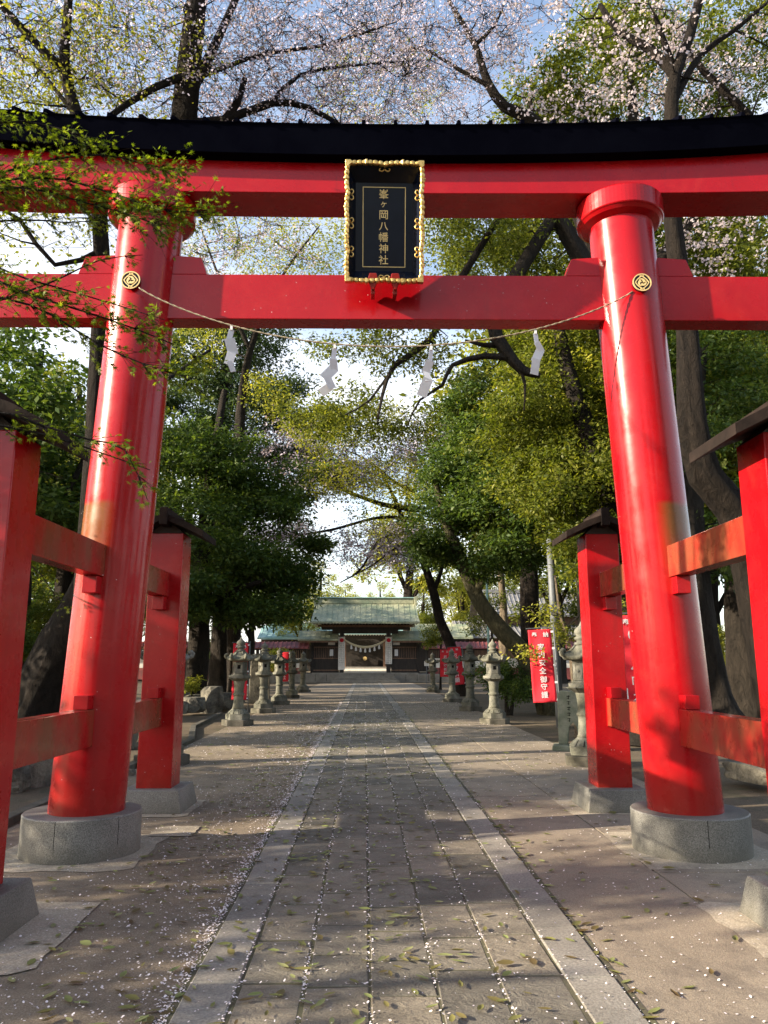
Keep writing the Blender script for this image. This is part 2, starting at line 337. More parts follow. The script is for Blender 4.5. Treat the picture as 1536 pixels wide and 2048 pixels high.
M['lf_olive'] = leaf_mat('olive_green_leaves', [(0.034, 0.050, 0.010), (0.100, 0.125, 0.018), (0.24, 0.24, 0.040)], 0.42)
M['lf_blue'] = leaf_mat('blue_green_leaves', [(0.022, 0.045, 0.022), (0.050, 0.085, 0.038), (0.11, 0.14, 0.055)], 0.32)
M['lf_yel'] = leaf_mat('fresh_yellow_green_leaves', [(0.11, 0.13, 0.02), (0.22, 0.23, 0.035), (0.38, 0.35, 0.06)], 0.42)
M['lf_maple'] = leaf_mat('maple_leaves', [(0.055, 0.085, 0.006), (0.10, 0.145, 0.010), (0.19, 0.235, 0.018)], 0.42)
M['lf_cherry'] = leaf_mat('cherry_blossom_and_young_leaves', [(0.24, 0.23, 0.12), (0.34, 0.26, 0.24), (0.60, 0.56, 0.66), (0.72, 0.70, 0.82)], 0.55, tcol=(1.15, 1.12, 1.15))
M['lf_pink'] = leaf_mat('pink_blossom', [(0.34, 0.28, 0.18), (0.58, 0.50, 0.50), (0.74, 0.71, 0.73)], 0.5, tcol=(1.1, 1.06, 1.08))
M['petal'] = mat2('fallen_petal', (0.62, 0.55, 0.55), (0.78, 0.72, 0.72), 30, 0.6, bst=0)
M['dryleaf'] = leaf_mat('fallen_leaf', [(0.09, 0.06, 0.028), (0.16, 0.15, 0.05), (0.17, 0.20, 0.07), (0.26, 0.26, 0.12)], 0.1, rough=0.5)

# ------------------------------------------------------------------ ground
rng = np.random.default_rng(7)
def structure(name, mb, mat, **kw):
    o = mb.build(name, mat, **kw); o['kind'] = 'structure'; return o
def sheet(name, x0, x1, y0, y1, z, mat):
    return structure(name, MB().add([(x0, y0, z), (x1, y0, z), (x1, y1, z), (x0, y1, z)], [(0, 1, 2, 3)]), mat)
sheet('ground', -400, 400, -60, 600, -0.012, M['soil'])
sheet('pavement_left', -3.62, -1.06, -8, 61.45, 0.0, M['agg'])
# right pavement: concrete panels with open joints
pv = MB()
ys = [-8, -3.4, -0.2, 3.15, 6.2, 9.6, 13.4, 17.1, 21.0, 25.2, 29.8, 34.5, 39.5, 45, 50.5, 56, 61.45]
for a, b_ in zip(ys[:-1], ys[1:]):
    pv.box(1.075, 2.02, a + .006, b_ - .006, -.03, 0.004 + random.Random(a).uniform(-.002, .002))
    pv.box(2.035, 3.55, a + .006 + .0, b_ - .006, -.03, 0.003 + random.Random(a + 1).uniform(-.002, .002))
structure('pavement_right', pv, M['conc'], bevel=0.005)
sheet('path_bed', -1.09, 1.10, -8, 61.4, 0.0085, M['joint'])
def slab(mb, x0, x1, y0, y1, z, rr):
    c = .009
    j = lambda: rr.uniform(-.0045, .0035)
    t = [z + rr.uniform(-.003, .003) for _ in range(4)]
    P = [(x0 + j(), y0 + j()), (x1 + j(), y0 + j()), (x1 + j(), y1 + j()), (x0 + j(), y1 + j())]
    s = [(1, 1), (-1, 1), (-1, -1), (1, -1)]
    vs = [(p[0], p[1], -.03) for p in P] + [(p[0], p[1], tt - c) for p, tt in zip(P, t)] + [(p[0] + a * c, p[1] + b * c, tt) for p, tt, (a, b) in zip(P, t, s)]
    fs = [(0, 1, 5, 4), (1, 2, 6, 5), (2, 3, 7, 6), (3, 0, 4, 7), (4, 5, 9, 8), (5, 6, 10, 9), (6, 7, 11, 10), (7, 4, 8, 11), (8, 9, 10, 11)]
    mb.add(vs, fs)
rr = random.Random(3)
st = MB(); jx = [-0.805, -0.485, -0.165, 0.16, 0.48, 0.81]
JOINTS = []
for k in range(5):
    y = -8 + rr.uniform(0, .4)
    while y < 61.2:
        L = rr.choice([.42, .48, .55, .6, .66, .72]) if k != 2 else rr.choice([.45, .52, .6])
        y1 = min(y + L, 61.3)
        slab(st, jx[k] + .004, jx[k + 1] - .004, y + .0055, y1 - .0055, .012, rr); JOINTS.append((jx[k], jx[k + 1], y)); y = y1
structure('stone_path', st, M['slab'])
for nm, x0, x1 in (('kerb', -1.055, -0.815), ('kerb', 0.822, 1.065)):
    kb = MB(); y = -8 + rr.uniform(0, .5)
    while y < 61.2:
        y1 = min(y + rr.uniform(.62, .95), 61.35); slab(kb, x0, x1, y + .003, y1 - .003, .016, rr); y = y1
    structure(nm, kb, M['kerb'])
# the black edging kerb at the left, cement patches round the plinths
e = MB(); pts = [(-3.72, -2), (-3.74, 6), (-3.72, 12.5), (-3.66, 16.2), (-4.35, 19.6), (-4.6, 24.5)]
for (xa, ya), (xb, yb) in zip(pts[:-1], pts[1:]):
    e.hexa([(xa - .10, ya, -.02), (xa + .04, ya, -.02), (xb + .04, yb - .006, -.02), (xb - .10, yb - .006, -.02), (xa - .10, ya, .065), (xa + .04, ya, .065), (xb + .04, yb - .006, .065), (xb - .10, yb - .006, .065)])
structure('kerb', e, M['stone_d'], bevel=.01)
def patch(name, cx, cy, hx, hy, z, seed):
    r2 = random.Random(seed); n = 26; vs = []
    for i in range(n):
        t = i / n * 4; s = int(t); f = t - s
        c = [(-1, -1), (1, -1), (1, 1), (-1, 1)]; a = c[s]; b = c[(s + 1) % 4]
        vs.append((cx + hx * (a[0] + (b[0] - a[0]) * f) * r2.uniform(.95, 1.04), cy + hy * (a[1] + (b[1] - a[1]) * f) * r2.uniform(.95, 1.04), z))
    structure(name, MB().add(vs, [tuple(range(n))]), M['patch'])
for i, (x, y, hx, hy) in enumerate([(-2.62, 7.0, .62, .66), (2.62, 6.95, .62, .66), (-2.50, 8.95, .48, .5), (2.46, 8.95, .48, .5), (-2.42, 4.95, .50, .62), (2.5, 4.95, .52, .5), (-1.98, 7.75, .2, .22)]):
    patch('cement_patch', x, y, hx, hy, 0.0045 + .0008 * i, 10 + i)

# ------------------------------------------------------------------ torii
TY = 6.97
T = empty('shrine_gate', (0, TY, 0), R(-0.9), 'large vermilion red shrine gate with black roof beam and four roofed side posts', 'shrine gate')
for sx, mk in ((-1, 'red_l'), (1, 'red_r')):
    m = MB(); m.smooth = True; prof = []
    N = 40; vs = []; fs = []; n = 64
    for k in range(N + 1):
        z = .32 + (5.86 - .32) * k / N; r = .312 - .006 * (k / N)
        for i in range(n):
            a = 2 * PI * i / n; vs.append((r * math.cos(a) - sx * .043 * z, r * math.sin(a), z))
    for k in range(N):
        for i in range(n):
            j = (i + 1) % n; fs.append((k * n + i, k * n + j, (k + 1) * n + j, (k + 1) * n + i))
    m.add(vs, fs); o = m.build('pillar', M[mk], T); o.location = (sx * 2.585, 0, 0)
    ct = sx * 2.585 - sx * .043 * 5.92
    m = MB()
    m.lathe([(.30, 5.80), (.375, 5.83), (.40, 5.855), (.412, 5.862), (.418, 5.872), (.418, 6.045), (.405, 6.06), (.2, 6.062)], 72, (ct, 0)); m.build('collar', M['red'], T)
    m = MB()
    m.lathe([(.485, 0), (.483, .322), (.476, .331), (.1, .3315)], 120, (sx * 2.60, 0), capb=False)
    pl = m.build('base_stone', M['granite'], T)
    for a in (-95, 25, 145, -35):
        m = MB()
        ca, sa = math.cos(R(a)), math.sin(R(a)); cx_ = sx * 2.60
        m.hexa([(cx_ + .4845 * ca - .0025 * sa, .4845 * sa + .0025 * ca, 0), (cx_ + .4845 * ca + .0025 * sa, .4845 * sa - .0025 * ca, 0), (cx_ + .470 * ca + .0025 * sa, .470 * sa - .0025 * ca, 0), (cx_ + .470 * ca - .0025 * sa, .470 * sa + .0025 * ca, 0),
                (cx_ + .4835 * ca - .0025 * sa, .4835 * sa + .0025 * ca, .325), (cx_ + .4835 * ca + .0025 * sa, .4835 * sa - .0025 * ca, .325), (cx_ + .470 * ca + .0025 * sa, .470 * sa - .0025 * ca, .325), (cx_ + .470 * ca - .0025 * sa, .470 * sa + .0025 * ca, .325)])
        m.build('joint_line', M['void'], pl)
def cz(x): return -.005 + .112 * (abs(x) / 3.8) ** 2 + .035 * (abs(x) / 3.8) ** 4
XS = [i * .3 for i in range(-15, 16)]
m = MB()   # shimaki: the red beam
m.sweep([[(x, -.215, 6.06 + .3 * cz(x)), (x, .215, 6.06 + .3 * cz(x)), (x, .215, 6.42 + cz(x)), (x, -.215, 6.42 + cz(x))] for x in XS])
m.build('upper_beam', M['red'], T, bevel=.006)
m = MB()   # kasagi: black roof beam
XK = [i * .3 for i in range(-16, 17)]
m.sweep([[(x, -.345, 6.385 + cz(x)), (x, .345, 6.385 + cz(x)), (x, .43, 6.625 + cz(x)), (x, .45, 6.645 + cz(x)), (x, 0, 6.89 + cz(x)), (x, -.45, 6.645 + cz(x)), (x, -.43, 6.625 + cz(x))] for x in XK])
m.build('roof_beam', M['black'], T, bevel=.004)
for i in range(-15, 16):
    m = MB(); x = i * .305 + .08; c = cz(x) - .014
    m.hexa([(x - .02, -.455, 6.655 + c), (x + .02, -.455, 6.655 + c), (x + .02, -.02, 6.90 + c), (x - .02, -.02, 6.90 + c), (x - .014, -.465, 6.69 + c), (x + .014, -.465, 6.69 + c), (x + .014, -.02, 6.93 + c), (x - .014, -.02, 6.93 + c)])
    m.hexa([(x - .02, .02, 6.90 + c), (x + .02, .02, 6.90 + c), (x + .02, .455, 6.655 + c), (x - .02, .455, 6.655 + c), (x - .014, .02, 6.93 + c), (x + .014, .02, 6.93 + c), (x + .014, .465, 6.69 + c), (x - .014, .465, 6.69 + c)])
    m.build('roof_seam', M['black'], T)
MB().box(-4.0, 4.0, -.11, .11, 4.79, 5.25).build('tie_beam', M['red'], T, bevel=.006)
MB().box(-.14, .14, -.10, .10, 5.252, 6.058).build('centre_strut', M['red'], T, bevel=.006)
for sx in (-1, 1):
    ci = 2.36
    for a, b_, inc in ((ci - .28, ci - .62, 1), (ci + .28, ci + .62, 1)):
        p = [(sx * a, 5.253), (sx * b_, 5.253), (sx * (b_ + (.06 if b_ < a else -.06)), 5.43), (sx * a, 5.45)]
        MB().prism(p, -.105, .105, 'y').build('wedge', M['red'], T, bevel=.004)
# posts
def post(px, py, sx):
    p = MB().box(px - .19, px + .19, py - .19, py + .19, .23, 3.03).build('side_post', M['red'], T, bevel=.008)
    MB().box(px - .36, px + .36, py - .37, py + .37, 0, .235, .05).build('base_stone', M['granite'], T, bevel=.012)
    # gabled cap, ridge along y
    m = MB(); ey = .36
    for s in (-1, 1):
        pr = [(px + s * .0, 3.16), (px + s * .22, 3.075), (px + s * .45, 2.96), (px + s * .45, 3.035), (px + s * .22, 3.155), (px + s * .0, 3.235)]
        m.prism(pr, py - ey, py + ey, 'y')
    c = m.build('post_roof', M['capwood'], T, bevel=.004)
    MB().box(px - .045, px + .045, py - ey - .03, py + ey + .03, 3.10, 3.30).build('ridge', M['capwood'], c, bevel=.005)
    m = MB()
    m.prism([(px - .19, 3.028), (px + .19, 3.028), (px + .05, 3.15), (px - .05, 3.15)], py - .186, py + .186, 'y')
    m.build('gable', M['wood_d'], c)
for sx in (-1, 1):
    post(sx * 2.585, -2.04, sx); post(sx * 2.505, 1.97, sx)
    for ya, yb in ((-1.855, -.285), (.285, 1.785)):
        xc = sx * 2.53
        for z0, z1 in ((2.30, 2.575), (.885, 1.185)):
            r_ = MB().box(xc - .075, xc + .075, ya, yb, z0, z1).build('rail', M['red_w'], T, bevel=.005)
            # wedges and end caps where the rail meets its posts
            for yy, d in ((ya, 1), (yb, -1)):
                y0, y1 = (yy - .004, yy + .15) if d > 0 else (yy - .15, yy + .004)
                if z0 > 2: MB().box(xc - .06, xc + .06, y0, y1, z0 - .15, z0 - .003).build('wedge', M['red'], r_, bevel=.004)
                else: MB().box(xc - .06, xc + .06, y0, y1, z1 + .003, z1 + .115).build('wedge', M['red'], r_, bevel=.004)
                ya0, ya1 = (yy - .002, yy + .022) if d > 0 else (yy - .022, yy + .002)
                MB().box(xc - .079, xc + .079, ya0, ya1, z0 - .004, z1 + .004).build('end_plate', M['red'], r_, bevel=.002)
# crests
def crest(cx, cz_, cy_):
    r = MB(); r.smooth = False
    th = lambda k, n: 2 * PI * k / n
    d = MB().prism([(.088 * math.cos(th(k, 32)), .088 * math.sin(th(k, 32))) for k in range(32)], 0, -.02, 'y')
    xf = Matrix.Translation((cx, cy_, cz_))
    o = d.build('crest', M['lacquer'], T, xf=xf)
    g = MB()
    n = 40
    for k in range(n):
        a, b = th(k, n), th(k + 1, n)
        g.prism([(.088 * math.cos(a), .088 * math.sin(a)), (.088 * math.cos(b), .088 * math.sin(b)), (.078 * math.cos(b), .078 * math.sin(b)), (.078 * math.cos(a), .078 * math.sin(a))], -.018, -.027, 'y')
    def dia(t): # rounded diamond
        k = t * 4; s = int(k) % 4; f = k - int(k); c = [(0, .068), (.068, 0), (0, -.068), (-.068, 0)]; A = c[s]; B = c[(s + 1) % 4]
        x = A[0] + (B[0] - A[0]) * f; y = A[1] + (B[1] - A[1]) * f; bul = 1 + .16 * math.sin(PI * f); return x * bul, y * bul
    for k in range(32):
        a, b = dia(k / 32), dia((k + 1) / 32)
        g.prism([a, b, (b[0] * .84, b[1] * .84), (a[0] * .84, a[1] * .84)], -.018, -.025, 'y')
    for q in range(3):   # comma swirls
        a0 = q * 2 * PI / 3
        for k in range(10):
            f0, f1 = k / 10, (k + 1) / 10
            w0, w1 = .013 * (1 - f0) ** .6 + .001, .013 * (1 - f1) ** .6 + .001
            A0, A1 = a0 + f0 * 2.4, a0 + f1 * 2.4; r0, r1 = .018 + .022 * f0, .018 + .022 * f1
            g.prism([((r0 - w0) * math.cos(A0), (r0 - w0) * math.sin(A0)), ((r0 + w0) * math.cos(A0), (r0 + w0) * math.sin(A0)), ((r1 + w1) * math.cos(A1), (r1 + w1) * math.sin(A1)), ((r1 - w1) * math.cos(A1), (r1 - w1) * math.sin(A1))], -.018, -.026, 'y')
    for s in (-1, 1):
        for k in (-1, 0, 1):
            g.prism([(k * .014 - .005, s * .060), (k * .014 + .005, s * .060), (k * .014 + .004, s * .074), (k * .014 - .004, s * .074)][::s], -.018, -.025, 'y')
    g.build('gold_relief', M['goldpaint'], o, xf=xf)
crest(-2.385, 5.06, -.325); crest(2.385, 5.06, -.325)

# ------------------------------------------------------------------ text
def text_mesh(s, size, ext=.004, off=0.0):
    cu = bpy.data.curves.new('txt', 'FONT'); cu.body = s; cu.size = size; cu.align_x = 'CENTER'; cu.align_y = 'CENTER'; cu.extrude = ext; cu.offset = off; cu.resolution_u = 3
    o = bpy.data.objects.new('txt', cu); C.objects.link(o)
    dg = bpy.context.evaluated_depsgraph_get(); dg.update()
    me = bpy.data.meshes.new_from_object(o.evaluated_get(dg)); me.materials.clear()
    bpy.data.objects.remove(o); bpy.data.curves.remove(cu); return me
def glyph(ch, size, x, z, y, mat, parent, name='character', off=0.0, sx=1.0, ext=.004, xf=None):
    me = text_mesh(ch, size, ext, off)
    co = np.empty(len(me.vertices) * 3); me.vertices.foreach_get('co', co); co = co.reshape(-1, 3)
    if len(co) == 0: return None
    c = (co.max(0) + co.min(0)) / 2; co[:, :2] -= c[:2]
    co = np.stack([co[:, 0] * sx + x, -co[:, 2] + y, co[:, 1] + z], 1)
    me.vertices.foreach_set('co', co.ravel()); me.update()
    if xf is not None: me.transform(xf)
    return link(name, me, mat, parent)

# ------------------------------------------------------------------ plaque
PQ = empty('name_plaque', (-.035, TY - .36, 5.60), 0, 'tall black name plaque with gold characters in a scalloped gold frame', 'plaque')
PQ.scale = (.94, .94, .935); PQ.rotation_euler = (R(13), 0, 0)      # tips forward at the top
W2, H2 = .285, .44
MB().box(-W2, W2, -.012, .02, -H2, H2).build('panel', M['lacquer'], PQ)
m = MB()
for a in ((-.215, -.208, -.40, .40), (.208, .215, -.40, .40)): m.box(a[0], a[1], -.016, -.010, a[2], a[3])
for a in ((-.208, .208, .393, .40), (-.208, .208, -.40, -.393)): m.box(a[0], a[1], -.016, -.010, a[2], a[3])
m.build('inner_line', M['goldpaint'], PQ)
# flaring dark inner faces and the scalloped gold edge
def sideface(x0, z0, x1, z1, X0, Z0, X1, Z1):
    return MB().hexa([(x0, -.012, z0), (x1, -.012, z1), (x1, .03, z1), (x0, .03, z0), (X0, -.155, Z0), (X1, -.155, Z1), (X1, -.11, Z1), (X0, -.11, Z0)])
WO, HO = .355, .56
fr = {}
for nm, a in (('l', (-W2, H2, -W2, -H2, -WO, HO, -WO, -HO)), ('r', (W2, -H2, W2, H2, WO, -HO, WO, HO)), ('t', (W2, H2, -W2, H2, WO, HO, -WO, HO)), ('b', (-W2, -H2, W2, -H2, -WO, -HO, WO, -HO))):
    fr[nm] = sideface(*a).build('frame_side', M['lacquer'], PQ)
def edge(p0, p1, parent, seed):
    """scalloped gold rim between two outer corners (x,z)"""
    L = math.dist(p0, p1); n = int(L / .0045); ux, uz = (p1[0] - p0[0]) / L, (p1[1] - p0[1]) / L; nx, nz = -uz, ux
    g = MB(); secs = []; lob = max(2, round(L / .30))
    for k in range(n + 1):
        t = k / n; c = abs(math.sin(PI * t * lob)); d = -.006 + .024 * (c ** .45); f = (t * L / .052) % 1.0
        gr_ = -.006 if f < .14 else .004 * math.sin(PI * (f - .14) / .86)
        if .47 < (t * lob) % 1 < .53: gr_ = .010
        wi, wo_ = .017 + gr_ * .5, .021 + gr_
        x = p0[0] + ux * L * t - nx * d * .8; z = p0[1] + uz * L * t - nz * d * .8; yf = -.190 - gr_ * .8
        pr = lambda a, y: (x + nx * a, y, z + nz * a)
        secs.append([pr(wi, -.118), pr(-wo_, -.118), pr(-wo_, yf + .012), pr(-wo_ + .010, yf), pr(wi - .008, yf), pr(wi, yf + .008)])
    g.sweep(secs); g.build('gold_rim', M['gold'], PQ)
    cx_, cz_ = p0[0] * 1.02, p0[1] * 1.015; sxn, szn = (1 if cx_ > 0 else -1), (1 if cz_ > 0 else -1)
    cb = MB(); cb.prism([(cx_ - sxn * .05, cz_ - szn * .005), (cx_ - sxn * .03, cz_ + szn * .024), (cx_ + sxn * .024, cz_ + szn * .024), (cx_ + sxn * .024, cz_ - szn * .03), (cx_ - sxn * .005, cz_ - szn * .05), (cx_ - sxn * .022, cz_ - szn * .022)], -.202, -.112, 'y')
    cb.build('corner_block', M['gold'], PQ, bevel=.004)
    # cloud scroll hooks on the inside
    for q in range(1, lob):
        t = q / lob
        for s in (-1, 1):
            h = MB(); h.smooth = True; pts = []
            for k in range(9):
                a = k / 8 * 4.2; rr_ = .030 - .0022 * k
                along = L * t + s * (.034 - rr_ * math.cos(a)); inn = .018 + rr_ * math.sin(a) * .9 + .01
                x = p0[0] + ux * along + nx * inn; z = p0[1] + uz * along + nz * inn
                pts.append((x, -.125, z))
            h.tube(pts, .0065, 6); h.build('scroll', M['gold'], parent)
edge((-WO, HO), (-WO, -HO), fr['l'], 1); edge((WO, -HO), (WO, HO), fr['r'], 2); edge((WO, HO), (-WO, HO), fr['t'], 3); edge((-WO, -HO), (WO, -HO), fr['b'], 4)
for ch, sz, z in (('峯', .112, .315), ('ヶ', .085, .215), ('岡', .112, .115), ('八', .105, .005), ('幡', .112, -.10), ('神', .112, -.21), ('社', .112, -.32)):
    glyph(ch, sz * .90, -.005, z * 1.03 + .004, -.014, M['goldpaint'], PQ, off=.0004)
for s in (-1, 1):   # red brackets underneath
    m = MB(); m.prism([(s * .11 - .035, -.50), (s * .11 + .035, -.50), (s * .11 + .05, -.56), (s * .11 + .012, -.66), (s * .11 - .012, -.66), (s * .11 - .05, -.56)], -.17, -.10, 'y')
    m.box(s * .11 - .02, s * .11 + .02, -.13, .10, -.70, -.60)
    m.build('bracket', M['red'], PQ, bevel=.006)

# ------------------------------------------------------------------ straw rope with paper streamers
def ropept(t):
    a, b = Vector((-2.30, TY - .34, 4.97)), Vector((2.30, TY - .34, 4.99)); p = a.lerp(b, t); p.z -= .60 * (1 - (2 * t - 1) ** 2) ** .9; p.y += -.08 * math.sin(PI * t); return p
m = MB(); m.smooth = True
for ph in (0, PI):
    pts = []
    for k in range(221):
        p = ropept(k / 220); a = k * .9 + ph; pts.append(p + Vector((0, .0042 * math.cos(a), .0042 * math.sin(a))))
    m.tube(pts, .0046, 5)
tag(m.build('straw_rope', M['rope']), 'thin straw rope strung between the two red pillars', 'rope')
def streamer(t, seed, label, segs):
    """a folded paper zigzag: strips joined end to end, each folded the other way"""
    p = ropept(t); m = MB(); th = .0016
    m.box(-.012, .012, -.004, .004, -.05, .004)
    x, z, y = 0.0, -.045, 0.0
    for (ang, L, w, dy) in segs:
        a = R(ang); dx, dz = math.sin(a), -math.cos(a); nx, nz = -dz, dx; x1, z1 = x + dx * L, z + dz * L
        q = [(x - nx * w / 2, z - nz * w / 2), (x + nx * w / 2, z + nz * w / 2), (x1 + nx * w / 2, z1 + nz * w / 2), (x1 - nx * w / 2, z1 - nz * w / 2)]
        ys = [y, y + .02, y + dy + .02, y + dy]
        m.hexa([(q[i][0], ys[i], q[i][1]) for i in range(4)] + [(q[i][0], ys[i] - th, q[i][1]) for i in range(4)])
        x, z, y = x1 - dx * w * .42, z1 - dz * w * .42, y + dy - .004
    o = m.build('paper_streamer', M['white']); o.location = p; o.scale = (.92, .92, .86)
    tag(o, label, 'paper streamer', 'white paper streamers on the straw rope')
streamer(.190, 1, 'white paper streamer bunched on the rope beside the red pillar under the maple branches', [(-8, .13, .05, -.02), (14, .17, .10, .03), (-10, .17, .085, -.03), (22, .12, .05, .02)])
streamer(.395, 2, 'white paper streamer with splayed square folds hanging against the open sky', [(-6, .15, .045, -.02), (6, .12, .075, .03), (-38, .16, .10, -.03), (24, .15, .075, .02), (-52, .13, .085, .01)])
streamer(.585, 3, 'longest grey shaded paper streamer right of the plaque hanging below the black hooked branch', [(-4, .15, .04, -.02), (-22, .15, .08, .03), (12, .12, .06, -.03), (-20, .20, .10, .02)])
streamer(.795, 4, 'narrow twisted paper streamer on the rope nearest the pillar with the rope shadow', [(3, .13, .05, -.02), (30, .11, .07, .03), (-24, .17, .09, -.03), (-8, .17, .085, .02)])

# ------------------------------------------------------------------ stone lanterns
def hexpts(r, rot=0): return [(r * math.cos(R(60 * k + rot)), r * math.sin(R(60 * k + rot))) for k in range(6)]
def make_lantern(label, seed, wide=1.0):
    L = empty('stone_lantern', (0, 0, 0), 0, label, 'stone lantern', 'stone lanterns lining the shrine path')
    m = MB(); m.prism(hexpts(.43 * wide), 0, .15); m.build('base_slab', M['stone_d'], L, bevel=.012)
    m = MB(); m.prism(hexpts(.33), .152, .29)
    for k in range(12):   # lotus petals round the foot
        a = R(30 * k); ca, sa = math.cos(a), math.sin(a); s = MB
        P = [(.30, -.07, .29), (.30, .07, .29), (.17, .045, .29), (.17, -.045, .29), (.235, -.055, .36), (.235, .055, .36), (.14, .03, .42), (.14, -.03, .42)]
        m.hexa([(x * ca - y * sa, x * sa + y * ca, z) for x, y, z in P])
    m.lathe([(.20, .29), (.21, .36), (.165, .42)], 20)
    m.build('foot', M['stone'], L, bevel=.01)
    m = MB(); m.smooth = True
    m.lathe([(.165, .42), (.148, .46), (.138, .56), (.130, .70), (.132, .735), (.152, .745), (.155, .765), (.152, .785), (.132, .795), (.128, .85), (.136, 1.00), (.15, 1.06), (.16, 1.10)], 24)
    m.build('shaft', M['stone'], L)
    m = MB(); m.lathe([(.16, 1.10), (.20, 1.12), (.27, 1.17)], 18)
    for k in range(12):
        a = R(30 * k + 15); ca, sa = math.cos(a), math.sin(a)
        P = [(.16, -.03, 1.09), (.16, .03, 1.09), (.10, .03, 1.12), (.10, -.03, 1.12), (.305, -.07, 1.17), (.305, .07, 1.17), (.2, .05, 1.19), (.2, -.05, 1.19)]
        m.hexa([(x * ca - y * sa, x * sa + y * ca, z) for x, y, z in P])
    m.prism(hexpts(.30), 1.175, 1.24); m.prism(hexpts(.235), 1.24, 1.275)
    m.build('platform', M['stone'], L, bevel=.01)
    m = MB(); m.prism(hexpts(.205), 1.276, 1.585); f = m.build('firebox', M['stone'], L, bevel=.012)
    for k in range(6):
        a = R(60 * k + 30); rad = .205 * math.cos(R(30)); ca, sa = math.cos(a), math.sin(a)
        def blk(u0, u1, z0, z1, d0, d1): return [(d * ca - u * sa, d * sa + u * ca, z) for (u, d, z) in ((u0, d0, z0), (u1, d0, z0), (u1, d1, z0), (u0, d1, z0), (u0, d0, z1), (u1, d0, z1), (u1, d1, z1), (u0, d1, z1))]
        if k in (1, 4, 2): # the openings
            MB().hexa(blk(-.042, .042, 1.40, 1.50, rad - .02, rad + .002)).build('window', M['void'], f)
        else:
            w = MB()
            for u0, u1, z0, z1 in ((-.065, -.05, 1.32, 1.54), (.05, .065, 1.32, 1.54), (-.05, .05, 1.525, 1.54), (-.05, .05, 1.32, 1.335)): w.hexa(blk(u0, u1, z0, z1, rad - .01, rad + .008))
            w.lathe([(.001, 1.40), (.03, 1.42), (.001, 1.46)], 8, (rad * ca, rad * sa))
            w.build('relief', M['stone'], f)
    # roof: hexagonal, swept up to curled corners
    m = MB(); m.smooth = True; secs = []
    n = 36
    def ringr(k, r, z, lift):
        a = 2 * PI * k / n; ph = (a % (PI / 3)) - PI / 6; hexr = math.cos(PI / 6) / math.cos(ph); cor = abs(ph) / (PI / 6)
        return (r * hexr * math.cos(a), r * hexr * math.sin(a), z + lift * cor ** 3)
    for r, z, l in ((.20, 1.587, 0), (.36, 1.60, .05), (.39, 1.635, .06), (.355, 1.665, .06), (.27, 1.70, .03), (.20, 1.755, .01), (.15, 1.81, 0), (.12, 1.835, 0)):
        secs.append([ringr(k, r, z, l) for k in range(n)])
    m.sweep(secs)
    m.smooth = True
    for k in range(6):   # curls (warabite)
        a = R(60 * k); ca, sa = math.cos(a), math.sin(a)
        pts = [(.30, 1.66), (.355, 1.665), (.395, 1.69), (.405, 1.73), (.38, 1.76), (.35, 1.745), (.352, 1.72)]
        m.tube([(x * ca, x * sa, z) for x, z in pts], [.028, .034, .038, .038, .034, .03, .022], 7)
        for r0, z0, r1, z1 in ((.13, 1.825, .24, 1.735), (.24, 1.735, .36, 1.69)): m.tube([(r0 * ca, r0 * sa, z0), (r1 * ca, r1 * sa, z1)], .018, 6)
    m.build('roof', M['stone'], L)
    m = MB(); m.smooth = True
    m.lathe([(.12, 1.83), (.135, 1.845), (.13, 1.87), (.09, 1.885), (.085, 1.90), (.125, 1.925), (.13, 1.945), (.10, 1.965), (.085, 1.975), (.118, 2.01), (.122, 2.05), (.105, 2.085), (.07, 2.115), (.035, 2.14), (.018, 2.18), (.001, 2.21)], 20)
    m.build('finial', M['stone'], L)
    return L
lan0 = make_lantern('', 1)
lans = [  # x, y, rot, scale, label
    (-3.42, 20.3, 0, 1.02, 'stone lantern with spiked finial nearest the low rocks, standing on a broad pale base'),
    (-3.41, 25.3, 20, 1.0, 'stone lantern on a brownish six-sided slab, just behind the front lantern of the left row'),
    (-3.45, 30.3, 8, .98, 'dark stone lantern in the middle of the left row beside a tall upright slab'),
    (-3.46, 35.6, 33, .97, 'stone lantern fourth along the left row, half hidden by its neighbours'),
    (-3.52, 42.6, 12, 1.0, 'stone lantern farthest along the left side, nearest the dark shrine gate wall'),
    (3.21, 20.7, 3, 1.0, 'stone lantern at the pavement edge in front of the round green bush'),
    (3.32, 26.2, 24, 1.0, 'stone lantern with a bright sunlit shaft between two others of the right row'),
    (3.37, 32.0, 10, .98, 'stone lantern in front of the small red banners'),
    (3.49, 42.4, 38, .97, 'small looking stone lantern farthest along the right row, left of the small banners'),
    (3.32, 12.5, 18, 1.0, 'stone lantern half hidden behind the roofed red post, beside the notched monument'),
    (-3.38, 12.7, 5, 1.0, 'stone lantern almost hidden behind the roofed red post on the maple side'),
]
for i, (x, y, rz, s, lab) in enumerate(lans):
    o = lan0 if i == 0 else copy_tree(lan0)
    q_ = random.Random(i + 40); o.location = (x, y, -.004); o.rotation_euler = (R(q_.uniform(-.7, .7)), R(q_.uniform(-.7, .7)), R(rz)); w_ = s * q_.uniform(.93, 1.06); o.scale = (w_, w_, s * q_.uniform(.98, 1.02)); o['label'] = lab
